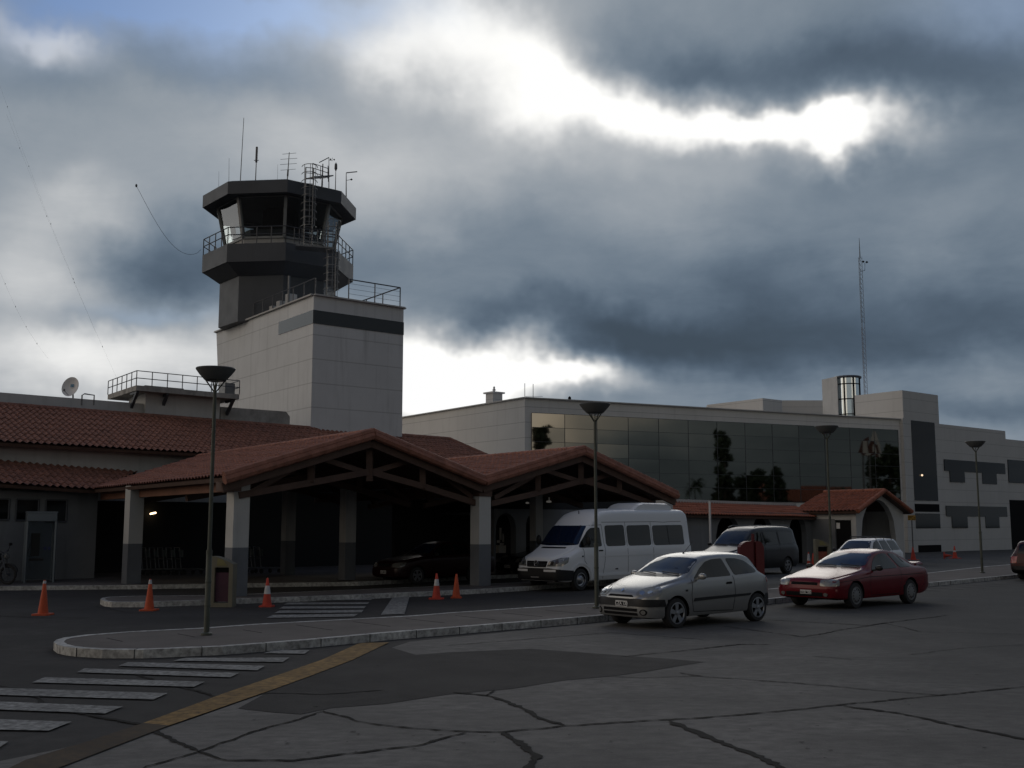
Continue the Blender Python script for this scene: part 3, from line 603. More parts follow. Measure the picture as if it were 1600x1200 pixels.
b.build('cab_frame', mat('cab_frame_grey', (.22, .23, .23), .6, var=.1), parent=tower)
b = MB(); ring(b, [(1.0, z_d1), (1.0, z_wt)]); b.build('cab_core', m_black, parent=tower)
b = MB(); ring(b, [(2.4, z_d1 + .5), (2.5, z_wb + .62), (2.0, z_wb + .62)]); b.build('desk', m_grey, parent=tower)
b = MB(); ring(b, [(3.4, z_wt), (4.3, z_r0), (4.38, z_r0 + .02), (4.38, z_r1), (4.0, z_r1 + .14), (.3, z_r1 + .2)]); b.build('cab_roof', m_grey, parent=tower)
og = [p + V(0, 0, z_d1) for p in octa(4.24)]; railing(og + [og[0]], zat(354) - z_d1, [4] * 8, tower, r=.028, mid=(.55,))
# cage ladders and landings
def ladder(a, top, wdir, name='ladder', wide=.5, cage=True):
    b = MB(); h = V(wdir[0], wdir[1], 0).normalized(); nrm = V(h.y, -h.x, 0)
    if nrm.y > 0: nrm = -nrm
    for s in (-1, 1): b.tube([a + h * s * wide / 2, V((a + h * s * wide / 2).x, (a + h * s * wide / 2).y, top)], .035, 6)
    z = a.z + .15
    while z < top: b.tube([V(a.x, a.y, z) - h * wide / 2, V(a.x, a.y, z) + h * wide / 2], .022, 5); z += .3
    if cage:
        z = a.z + 1.0
        while z <= top + .01:
            b.tube([V(a.x, a.y, z) + h * math.cos(t) * .42 + nrm * (math.sin(t) * .62 + .05) for t in [i * math.pi / 8 for i in range(9)]], .02, 5); z += .42
        for t in (.25, .5, .75): p = V(a.x, a.y, 0) + h * math.cos(t * math.pi) * .42 + nrm * (math.sin(t * math.pi) * .62 + .05); b.tube([p + V(0, 0, a.z + 1), p + V(0, 0, top)], .016, 5)
    return b.build(name, m_steel, parent=tower)
l1 = D(481, 384, 57.2); l1t = D(483, 262, 57.2).z; ladder(l1, l1t, V(1, .25, 0), wide=.42)
l2 = D(517, 458, 57.4); l2t = D(518, 372, 57.4).z; ladder(V(l2.x, l2.y, ztop), l2t + .9, V(1, .25, 0), wide=.42)
b = MB(); pa, pb = D(462, 386, 57.0), D(522, 391, 57.4); b.bar(pa + V(0, 0, 0), pb, 1.0, .08); b.build('landing', m_steel, parent=tower)
railing([pa + V(0, -.45, 0), pb + V(0, -.45, 0)], .95, [5], tower, r=.02, mid=(.33, .66))
b = MB(); ra, rb_ = D(484, 282, 57.6), D(514, 276, 58.8); b.bar(ra + V(0, 0, .15), rb_ + V(0, 0, 0), .7, .06); b.build('landing', m_steel, parent=tower)
railing([D(488, 276, 57.4), D(513, 284, 58.2), D(512, 279, 59.5)], .75, [2, 1], tower, r=.02, mid=(.33, .66))
# rooftop antennas: base pixel, top pixel, kind
def antenna(px0, py0, px1, py1, r=.02, d=60.3, kind=0):
    a, c = D(px0, py0, d), D(px1, py1, d); a.z = z_r1; b = MB(); c = V(c.x, c.y, c.z); h = c - a
    b.tube([a, a.lerp(c, .5), c], [r * 1.3, r, r * .7], 6)
    if kind == 1: b.tube([a.lerp(c, .68), a.lerp(c, .99)], r * 2.4, 6); b.bar(a.lerp(c, .72) - V(.14, 0, 0), a.lerp(c, .72) + V(.14, 0, 0), .03)
    if kind == 2:
        for t, l in ((.97, .42), (.85, .5), (.73, .5), (.60, .45)): b.tube([a.lerp(c, t) - V(l, -.1, 0), a.lerp(c, t) + V(l, -.1, 0)], .012, 5)
        b.tube([a.lerp(c, .2) - V(.35, 0, -.02), a.lerp(c, .2) + V(.35, 0, -.02)], .03, 5); b.tube([a.lerp(c, .45), a.lerp(c, .6)], .05, 6)
    if kind == 3: b.tube([a.lerp(c, .72), a.lerp(c, .80), a.lerp(c, .94), a.lerp(c, 1.0)], [.02, .085, .075, .015], 8)
    if kind == 4: b.tube([c, c + V(.62, .1, .10)], .03, 6); b.tube([a.lerp(c, .7), a.lerp(c, .7) + V(.25, 0, .05)], .015, 5); b.lathe([(.01, -.06), (.08, 0), (.01, .06)], a.lerp(c, .74) + V(.3, 0, 0), 8)
    if kind == 5:
        b.tube([c, c - V(.55, 0, .30)], .025, 6); b.tube([c + V(0, 0, -.15), c + V(.2, 0, -.2), c + V(.2, 0, -.02)], .015, 5)
        for dx in (.1, .3): b.lathe([(.01, -.05), (.06, 0), (.01, .05)], c + V(dx, 0, -.1 - dx * .1), 8)
    b.build('antenna', m_rail, parent=tower)
antenna(375, 284, 381, 184, .022); antenna(399, 283, 401.5, 229, .028, kind=1); antenna(448, 281, 452, 238, .03, kind=2); antenna(358, 288, 358, 247, .012, kind=0)
antenna(342, 296, 342, 268, .008); antenna(434, 281, 434, 257, .008); antenna(503, 292, 504.5, 256, .045, 59.8); antenna(514, 296, 514, 246, .025, 59.8, kind=5); antenna(524, 297, 525, 254, .022, 59.8, kind=3); antenna(541, 306, 541, 270, .03, 60.8, kind=4)
# railing on the block
zt3 = V(0, 0, ztop + .06); rk, rr_ = K + (U + W) * .15, kr + (W - U) * .15
hgt = 1.05
fr = [rk.lerp(rr_, t) + zt3 for t in (.38, 1.0)]
railing([fr[0], fr[1], fr[1] + W * 5.5], hgt, [2, 3], tower, r=.032, mid=()); railing([fr[0], fr[1]], hgt, [1], tower, r=.008, mid=(.3, .55, .8))
railing([rk + zt3, sa - W * .3 + U * .15 + zt3], hgt * .8, [6], tower, r=.028, mid=())
for t, w_, h_ in ((.14, .5, .75), (.30, .35, .6), (.43, .3, .5)):
    p = K.lerp(sa, 1 - (.55 - t)) + U * 1.0; b = MB(); b.box((p.x, p.y, ztop + h_ / 2), (w_, .4, h_ + .5), a=U); b.build('roof_unit', m_plain, parent=tower, bevel=.02)
p = K.lerp(sa, .55) + U * .7; b = MB(); b.tube([V(p.x, p.y, ztop), V(p.x, p.y, ztop + 1.9)], .06, 8); b.build('vent_pipe', m_steel, parent=tower)
b = MB(); p = D(448, 411, 58.0); b.lathe([(.01, -.05), (.1, -.02), (.1, .05)], p, 10); b.build('gallery_lamp', m_dish, parent=tower)
# the long wire that leaves the gallery, and the faint ones far behind
def wire(pts, r, label, loc_r=None):
    b = MB(); b.tube(pts, r, 5); return b.build('aerial_wire', m_rail, label=label, category='wire', group='thin aerial wires')
def cat_(a, c, sag, n=18, ex=1.0): return [a.lerp(c, i / n) + V(0, 0, -sag * math.sin(math.pi * (i / n) ** ex)) for i in range(n + 1)]
w0, w1 = D(314, 390, 60.5), D(213, 290, 58)
o = wire(cat_(w0, w1, 1.3, ex=.8), .010, 'slack wire curving up to the left from the tower gallery')
b = MB(); b.lathe([(.01, -.1), (.06, -.04), (.06, .04), (.01, .1)], w1, 8); ins = b.build('insulator', m_rail, parent=o)
for k, (a, c) in enumerate([((10, 178), (205, 640)), ((-5, 120), (150, 520)), ((0, 425), (75, 560))]):
    o = wire(cat_(D(*a, 90), D(*c, 90), .6), .003, ['faint wire with insulators running down the left sky to the roof', 'upper faint wire with insulators at the far left sky', 'short lowest faint wire at the left edge of the sky'][k])
    P = cat_(D(*a, 90), D(*c, 90), .6)
    for i in range(2, 18, 4): b = MB(); b.lathe([(.01, -.07), (.03, 0), (.01, .07)], P[i], 6); b.build('insulator', m_rail, parent=o)

# ================================================================== MIRROR GLASS OFFICE
OC = g0(D(820, 640, 66.6)); ORt = g0(D(1406, 660, 80.0)); UF = (ORt - OC).normalized(); nF = V(UF[1], -UF[0], 0)
zr1, zr2 = PL(820, 622, OC, UF).z, PL(1405, 655.5, OC, UF).z
office = thing('office_building', (OC.x, OC.y, 0), 'white clad office building with a wide mirror glass front', 'building')
def body(pts, z0, zs, name, m, parent, **k):
    b = MB(); n = len(pts); zs = zs if isinstance(zs, (list, tuple)) else [zs] * n
    b.add([V(p.x, p.y, z0) for p in pts] + [V(p.x, p.y, z) for p, z in zip(pts, zs)], [list(range(n))[::-1], list(range(n, 2 * n))] + [(i, (i + 1) % n, n + (i + 1) % n, n + i) for i in range(n)]); return b.build(name, m, parent=parent, **k)
OCl = OC + W * 17
zl = PL(635, 652, OC, W).z
body([OC, ORt, ORt + W * 17, OCl], 0, [zr1, zr2, zr2, zl], 'wall', m_clad, office)
b = MB()
for a, c, za_, zc_ in ((OC, ORt, zr1, zr2), (OC, OCl, zr1, zl)): b.bar(V(a.x, a.y, za_ + .03), V(c.x, c.y, zc_ + .03), .3, .07)
b.build('coping', m_clad2, parent=office)
# mirror panels, each a hair out of true
m_mirror = mat('mirror_glass', (.165, .17, .16), .03, 1.0)
g_l = PL(830, 645, OC, UF); g_r = PL(1402, 672, OC, UF); gz0 = 3.55; tl_, tr_ = (g_l - OC).dot(UF), (g_r - OC).dot(UF); ncol, nrow = 13, 6
def zt_(t): return g_l.z + (g_r.z - g_l.z) * (t - tl_) / (tr_ - tl_)
b = MB(); fb = MB()
for i in range(ncol):
    for j in range(nrow):
        ta, tb = tl_ + (tr_ - tl_) * i / ncol, tl_ + (tr_ - tl_) * (i + 1) / ncol
        zs = [zt_(t) - (zt_(t) - gz0) * jj / nrow for t, jj in ((ta, j + 1), (tb, j + 1), (tb, j), (ta, j))]
        jx, jy = random.uniform(-.0035, .0035), random.uniform(-.0035, .0035)
        q = [OC + UF * t + V(0, 0, z) + nF * (.05 + o) for t, z, o in ((ta, zs[0], -jx - jy), (tb, zs[1], jx - jy), (tb, zs[2], jx + jy), (ta, zs[3], -jx + jy))]
        b.add(q, [(0, 1, 2, 3)])
b.build('mirror_glazing', m_mirror, parent=office)
for i in range(ncol + 1):
    t = tl_ + (tr_ - tl_) * i / ncol; p = OC + UF * t + nF * .055; fb.bar(V(p.x, p.y, gz0), V(p.x, p.y, zt_(t)), .03, .03)
for j in range(nrow + 1):
    a = OC + UF * tl_ + nF * .055; c = OC + UF * tr_ + nF * .055; za_ = zt_(tl_) - (zt_(tl_) - gz0) * j / nrow; zc_ = zt_(tr_) - (zt_(tr_) - gz0) * j / nrow
    fb.bar(V(a.x, a.y, za_), V(c.x, c.y, zc_), .022, .022)
fb.build('glazing_bars', m_rail, parent=office)
# right wing
RB = g0(D(1412, 660, 80.0)); nR = V(U[1], -U[0], 0)
def onr(px, py): return PL(px, py, RB, U)
zk = onr(1412, 610).z; b1 = g0(onr(1467, 650))
body([RB, b1, b1 + W * 4.2, RB + W * 4.2], 0, zk, 'corner_block', m_clad2, office)
b = MB(); b.prism([ORt + nF * .3, RB, RB + W * 2, ORt + W * 2], 0, zr2 + .1); b.build('corner_pier', m_clad2, parent=office)
zw = onr(1467, 662).z; b2 = g0(onr(1571, 680)); body([b1 + W * .05, b2, b2 + W * 14, b1 + W * 14], 0, zw, 'wing_wall', m_clad2, office)
zw2 = onr(1573, 686).z; b3 = g0(onr(1800, 700)); body([b2 + W * .05, b3, b3 + W * 14, b2 + W * 14], 0, zw2, 'wing_wall', m_clad2, office)
def win(rects, name='window', m=None, proud=.014):
    b = MB()
    for tl, br in rects: sill_rect(b, RB, U, tl, br, proud, .05)
    return b.build(name, m or m_winr, parent=office)
m_winr = mat('wing_glass', (.004, .006, .010), .04, spec=.12)
m_winr2 = mat('wing_glass_low', (.005, .006, .006), .05, spec=.16)
win([((1423, 656.5), (1466, 783))], 'stair_window'); win([((1430, 802), (1469.5, 825.5))], 'window', m_winr2); win([((1429, 787), (1468, 800))], 'window_head', m_black)
w1 = win([((1475, 717.5), (1571, 741)), ]); w1b = [win([q], proud=.011) for q in (((1483.5, 728), (1508, 754)), ((1534, 732), (1558, 757)))]
win([((1478, 790), (1574, 807.5))], m=m_winr2); [win([q], m=m_winr2, proud=.011) for q in (((1487, 800), (1512.5, 825)), ((1539, 800), (1562, 825)))]
win([((1574.5, 718), (1640, 757))]); win([((1434.5, 852), (1471, 863))], 'vent_grille', m_black)
win([((1577, 781), (1700, 862))], 'dark_garage_opening', m_black)  # black slab painted on the wall for the dark of an open garage
p = onr(1439, 743) + nR * .09; b = MB(); b.lathe([(.01, -.06), (.07, -.02), (.07, .05), (.03, .09)], p, 10); b.build('window_lamp', emit('lamp_small', (1, .75, .5), 1.2), parent=office)
# roof structures behind the parapet
st = g0(D(1309, 620, 85)); zc0, zc1 = 9.0, D(1309, 588, 85).z
body([st, g0(D(1285, 620, 87.0)), g0(D(1285, 620, 87)) + U * 2.5, st + V(1.6, 3, 0)], 8.5, zc1, 'stair_tower', m_plain, office)
cc = g0(D(1325, 620, 85.6)); rc = .95; b = MB(); b.lathe([(rc, 8.5), (rc, zc1 - .1)], cc, 16); b.build('round_window', mat('round_glass', (.75, .85, .90), .12, .95), parent=office)
b = MB()
for i in range(8): a = 2 * math.pi * i / 8 + .2; b.bar(cc + V(math.cos(a) * rc, math.sin(a) * rc, 8.5), cc + V(math.cos(a) * rc, math.sin(a) * rc, zc1 - .1), .09)
for z in (9.4, 10.6, 11.8, 13.0):
    if z < zc1: b.tube([cc + V(math.cos(a) * rc, math.sin(a) * rc, z) for a in [i * math.pi / 8 for i in range(16)]], .045, 5, closed=True)
b.build('round_window_frame', m_black, parent=office)
b = MB(); b.lathe([(rc + .12, zc1 - .12), (rc + .15, zc1), (rc + .05, zc1 + .06)], cc, 20); b.build('round_cap', m_rail, parent=office)
rx = g0(D(1192, 630, 90)); zx = D(1192, 622, 90).z; body([rx, g0(PL(1222, 628, rx, U)), g0(PL(1222, 628, rx, U)) + W * 9, g0(PL(1105, 632, rx, W))], 8.0, zx, 'roof_box', m_clad2, office)
rx = g0(D(1222, 630, 95)); zx = D(1240, 625.5, 95).z; body([rx, rx + V(9, 0, 0), rx + V(9, 6, 0), rx + V(0, 6, 0)], 8.0, zx, 'roof_box', m_clad2, office)
ch = g0(D(772, 620, 73)); b = MB(); zq = D(772, 615, 73).z; b.box((ch.x, ch.y, (zq + 8) / 2), (.8, .8, zq - 8), a=U); b.box((ch.x, ch.y, zq + .03), (1.05, 1.05, .1), a=U); b.lathe([(.05, zq), (.06, zq + .2), (.14, zq + .22), (.05, zq + .35), (.08, zq + .4), (.02, zq + .5)], ch, 8)
b.build('roof_chimney', m_clad2, parent=office)
for px, y0, y1 in ((820, 623, 599), (833, 623, 600)):
    a, c = D(px, y0, 68), D(px, y1, 68); b = MB(); b.tube([a - V(0, 0, .5), c], .02, 5)
    if px == 833: b.tube([a + V(-.5, 0, .15), a + V(.6, 0, .15)], .012, 5)
    b.build('roof_antenna', m_rail, parent=office)
b = MB(); b.lathe([(.02, -.1), (.1, 0), (.1, .12), (.03, .2)], D(890, 624, 70), 10); b.build('roof_beacon', m_black, parent=office)
# mast behind
mp = g0(D(1352, 600, 112)); mz = D(1340, 372, 112).z; z0 = 6.0
mast = thing('radio_mast', (mp.x, mp.y, 0), 'slender lattice radio mast behind the glass office', 'mast')
def latt(za, zb__, m):
    b = MB(); L3 = [V(mp.x + .2 * math.cos(a), mp.y + .2 * math.sin(a), 0) for a in (0, 2.1, 4.2)]
    for p in L3: b.tube([V(p.x, p.y, za), V(p.x, p.y, zb__)], .02, 5)
    z = za; i = 0
    while z < zb__ - .5:
        for j in range(3): a, c = L3[j], L3[(j + 1) % 3]; b.tube([V(a.x, a.y, z), V(c.x, c.y, z + .5)], .014, 4)
        z += .5
    return b.build('mast_section', m, parent=mast)
mzm = D(1350, 505, 112).z; m_mw = mat('mast_pale', (.20, .20, .22), .7)
latt(0, mzm, m_mw); latt(mzm, mz - 2.0, m_steel)
b = MB(); b.tube([V(mp.x, mp.y, mz - 2.2), V(mp.x, mp.y, mz)], [.06, .02], 6); b.build('mast_tip', m_rail, parent=mast)
b = MB(); a = V(mp.x, mp.y, mz - 3.6); b.tube([a, a + V(.45, 0, .1), a + V(.5, 0, .9)], .03, 5); b.lathe([(.02, -.12), (.16, 0), (.02, .12)], a + V(.32, 0, 1.05), 8); b.lathe([(.02, -.12), (.16, 0), (.02, .12)], a + V(.7, 0, 1.0), 8); b.build('wind_gauge', m_black, parent=mast)

# ================================================================== ARCADE
A1 = g0(D(1049, 800, 50)); A2 = g0(D(1262, 800, 58)); UA = (A2 - A1).normalized(); nA = V(UA[1], -UA[0], 0); bA = -nA
arc = thing('arcade', (A1.x, A1.y, 0), 'low grey arcade with arches under an orange tiled lean-to roof', 'arcade')
def tA(px): return (g0(PL(px, 800, A1, UA)) - A1).dot(UA)
ztopA = 2.62
arches = [(-1, 775, 806), (-1, 822, 846), (-1, 878, 918), (0, 1118, 1156), (0, 1174, 1207), (0, 1232, 1259)]
def arch_wall(parent, name, o, u, back, t0, t1, z1, ar, m, th=.3, spring=.62):
    b = MB(); cur = t0
    for (a, c) in sorted(ar):
        if a > cur: b.slab([o + u * cur, o + u * a, o + u * a + V(0, 0, z1), o + u * cur + V(0, 0, z1)], back * th)
        r = (c - a) / 2; zc = z1 - .18 - r; N = 14
        for i in range(N):
            x0, x1 = a + 2 * r * i / N, a + 2 * r * (i + 1) / N
            f = lambda x: zc + math.sqrt(max(0, r * r - (x - a - r) ** 2))
            b.slab([o + u * x0 + V(0, 0, f(x0)), o + u * x1 + V(0, 0, f(x1)), o + u * x1 + V(0, 0, z1), o + u * x0 + V(0, 0, z1)], back * th)
        cur = c
    if cur < t1: b.slab([o + u * cur, o + u * t1, o + u * t1 + V(0, 0, z1), o + u * cur + V(0, 0, z1)], back * th)
    return b.build(name, m, parent=parent)
arch_wall(arc, 'arch_wall', A1, UA, bA, tA(772), tA(1275), ztopA, [(tA(a), tA(c)) for _, a, c in arches], m_wall)
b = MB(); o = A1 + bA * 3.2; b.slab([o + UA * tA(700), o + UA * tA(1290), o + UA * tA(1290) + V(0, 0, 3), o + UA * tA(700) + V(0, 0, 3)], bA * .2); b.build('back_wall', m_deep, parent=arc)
ae, at_ = A1 - bA * .35, A1 + bA * 1.5
ra = [PL(1035, 803, ae, UA), PL(1276, 808, ae, UA), PL(1243, 796, at_, UA), PL(1043, 779, at_, UA)]
roof(arc, 'roof', ra, m_tileo, p=.22)
b = MB(); ra = [Vector(q) for q in ra]; mid = (ra[2] + ra[3]) / 2; nn = (ra[1] - ra[0]).cross(mid - ra[0])
for i in (2, 3): ra[i].z = ra[0].z - (nn.x * (ra[i].x - ra[0].x) + nn.y * (ra[i].y - ra[0].y)) / nn.z
a, c = ra[3], ra[2]; b.bar(a + V(0, 0, .06) + bA * .08, c + V(0, 0, .06) + bA * .08, .26, .20); b.build('roof_cap', m_plain, parent=arc)
b = MB(); b.prism([A1 + UA * tA(770) + bA * .32, A1 + UA * tA(1300) + bA * .32, A1 + UA * tA(1300) + bA * 3.2, A1 + UA * tA(770) + bA * 3.2], 2.40, 2.48); b.build('flat_roof', m_grey, parent=arc)
b = MB(); q_ = A1 + UA * tA(1270); b.slab([q_ + bA * .31, q_ + bA * 3.2, q_ + bA * 3.2 + V(0, 0, 2.4), q_ + bA * .31 + V(0, 0, 2.4)], UA * .1); b.build('arch_shade_slab', m_deep, parent=arc)  # dark slab added so the last arch looks shaded inside
b = MB(); q_, r_ = A1 + UA * tA(750) + bA * .4, A1 + UA * tA(1047) + bA * .4; b.slab([q_ + V(0, 0, 2.63), r_ + V(0, 0, 2.63), r_ + V(0, 0, 3.7), q_ + V(0, 0, 3.7)], bA * .1); b.build('added_dark_screen', m_deep, parent=arc)  # dark sheet added to cover the bright wall beyond the carport
# lit posters inside the first arch
b = MB(); o_ = A1 + bA * 2.0
for (x, y, w_, h_) in [(782, 834, .10, .5), (786, 840, .08, .35), (779, 846, .16, .1), (784, 850, .2, .08)]:
    p = PL(x, y, o_, UA); b.box(p, (w_, .03, h_), a=UA)
b.build('notice_board', m_plain, parent=arc)
b = MB(); p = PL(781, 858, A1 + bA * .6, UA); b.box((p.x, p.y, p.z), (.38, .3, .3), a=UA); b.build('letter_box', mat('pale_box', (.42, .40, .36), .7), parent=arc)
# ================================================================== GATEHOUSE
GD = 56.0; GC = g0(D(1337, 800, GD)); gate = thing('gatehouse', (GC.x, GC.y, 0), 'small white gatehouse with arched porch under an orange tiled gable', 'building')
gr = g0(PL(1412, 820, GC, U)); gl = g0(PL(1272, 820, GC, W)); ze = 2.72; tg = (gr - GC).dot(U)
pkz = PL(1376, 766, GC - W * .35, U).z
ar = ((g0(PL(1346, 840, GC, U)) - GC).dot(U), (g0(PL(1400, 840, GC, U)) - GC).dot(U))
b = MB(); a, c = ar; mid_ = (a + c) / 2; rx_ = (c - a) / 2; N = 20; th = W * .3; rise = 1.9; z_s = PL(1373, 781, GC, U).z - rise
def roofz(x): return ze + (pkz - .18 - ze) * (1 - abs(x - tg / 2) / (tg / 2))
def fz(x): return z_s + rise * math.sqrt(max(0, 1 - ((x - mid_) / rx_) ** 2))
b.slab([GC, GC + U * a, GC + U * a + V(0, 0, roofz(a)), GC + V(0, 0, roofz(0))], th); b.slab([GC + U * c, gr, gr + V(0, 0, roofz(tg)), GC + U * c + V(0, 0, roofz(c))], th)
for i in range(N):
    x0, x1 = a + (c - a) * i / N, a + (c - a) * (i + 1) / N
    b.slab([GC + U * x0 + V(0, 0, fz(x0)), GC + U * x1 + V(0, 0, fz(x1)), GC + U * x1 + V(0, 0, roofz(x1)), GC + U * x0 + V(0, 0, roofz(x0))], th)
b.build('porch_arch', m_plain, parent=gate)
sl = (gl - GC).length
b = MB(); d0, d1 = (g0(PL(1331, 830, GC, W)) - GC).length, (g0(PL(1305, 830, GC, W)) - GC).length
for x0, x1, z0_, z1_ in ((.31, d0, 0, ze), (d0, d1, 2.25, ze), (d1, sl + .6, 2.3, ze)): b.slab([GC + W * x0 + V(0, 0, z0_), GC + W * x1 + V(0, 0, z0_), GC + W * x1 + V(0, 0, z1_), GC + W * x0 + V(0, 0, z1_)], U * .25)
b.build('side_wall', m_plain, parent=gate)
b = MB(); b.slab([GC + W * d1, GC + W * (sl + .6), GC + W * (sl + .6) + V(0, 0, 2.3), GC + W * d1 + V(0, 0, 2.3)], U * .25); b.build('side_dado', m_wall, parent=gate)
b = MB(); b.slab([GC + W * 2.6 + U * .26, GC + W * 2.6 + U * tg, GC + W * 2.6 + U * tg + V(0, 0, 2.9), GC + W * 2.6 + U * .26 + V(0, 0, 2.9)], W * .2); b.build('back_wall', m_wall, parent=gate)
b = MB(); b.slab([gr + W * .31, gr + W * 2.6, gr + W * 2.6 + V(0, 0, ze), gr + W * .31 + V(0, 0, ze)], U * -.2); b.build('side_wall', m_plain, parent=gate)
b = MB(); q_ = GC + W * 2.58 + U * .7; b.slab([q_, q_ + U * 1.0, q_ + U * 1.0 + V(0, 0, 2.1), q_ + V(0, 0, 2.1)], -W * .05); b.build('door', m_black, parent=gate); b = MB(); b.slab([GC + W * d0 + U * .1, GC + W * d1 + U * .1, GC + W * d1 + U * .1 + V(0, 0, 2.2), GC + W * d0 + U * .1 + V(0, 0, 2.2)], U * .05)
b.build('door', m_black, parent=gate)
b = MB()
p = PL(1311, 826, GC - U * 0, W) + U * .08; b.slab([p, p + W * .22, p + W * .22 + V(0, 0, .3), p + V(0, 0, .3)], U * .01); p = GC + W * 2.5 + U * .95 + V(0, 0, 1.5); b.slab([p, p + U * .25, p + U * .25 + V(0, 0, .35), p + V(0, 0, .35)], -W * .01)
b.build('door_notice', m_dish, parent=gate)
gp = GC - W * .35; pkp = V(0, 0, 0) + gp + U * (tg / 2); pkp.z = pkz; el = gp - U * .3; el.z = ze - .02; er = gp + U * (tg + .3); er.z = ze - .02
roof(gate, 'roof', [el, el + W * 4.3, pkp + W * 3.9, pkp], m_tileo, ridges=[(pkp, pkp + W * 3.9), (el, pkp)], p=.24)
roof(gate, 'roof', [er, er + W * 4.3, pkp + W * 3.9, pkp], m_tileo, ridges=[(er, pkp)], p=.24)
# ================================================================== VEHICLES
def paint(name, col, metal=.0, rough=.3):
    return mat(name, col, rough, metal, coat=.05, spec=.34)
m_screen = mat('screen_glass', (.006, .013, .034), .03, 0, spec=.42)
m_tint = mat('side_glass', (.005, .006, .007), .05, spec=.4)
m_lens = mat('lamp_lens', (.20, .20, .19), .15, .35, coat=.5)
m_amber = mat('amber_lens', (.30, .10, .03), .2, coat=.5)
m_redl = mat('red_lens', (.25, .015, .012), .2, coat=.5)
m_platew = mat('plate_white', (.5, .5, .5), .6)
def pchip(keys, x):
    if x <= keys[0][0]: return keys[0][1]
    if x >= keys[-1][0]: return keys[-1][1]
    for i in range(len(keys) - 1):
        if keys[i][0] <= x <= keys[i + 1][0]: break
    def sl(k): return (keys[k + 1][1] - keys[k][1]) / (keys[k + 1][0] - keys[k][0])
    def m(k):
        if k == 0: return sl(0)
        if k == len(keys) - 1: return sl(k - 1)
        a, b = sl(k - 1), sl(k); return 0 if a * b <= 0 else 2 * a * b / (a + b)
    x0, y0 = keys[i]; x1, y1 = keys[i + 1]; h = x1 - x0; t = (x - x0) / h
    return (2*t**3-3*t*t+1)*y0 + (t**3-2*t*t+t)*h*m(i) + (-2*t**3+3*t*t)*y1 + (t**3-t*t)*h*m(i+1)
def mesh_obj(name, vs, fs, m, smooth=None):
    me = bpy.data.meshes.new(name); me.from_pydata(vs, [], fs); me.materials.append(m); o = bpy.data.objects.new(name, me); COL.objects.link(o)
    bm = bmesh.new(); bm.from_mesh(me); bmesh.ops.recalc_face_normals(bm, faces=bm.faces); bm.to_mesh(me); bm.free()
    if smooth: me.polygons.foreach_set('use_smooth', [True] * len(me.polygons)); me.set_sharp_from_angle(angle=R(smooth))
    return o
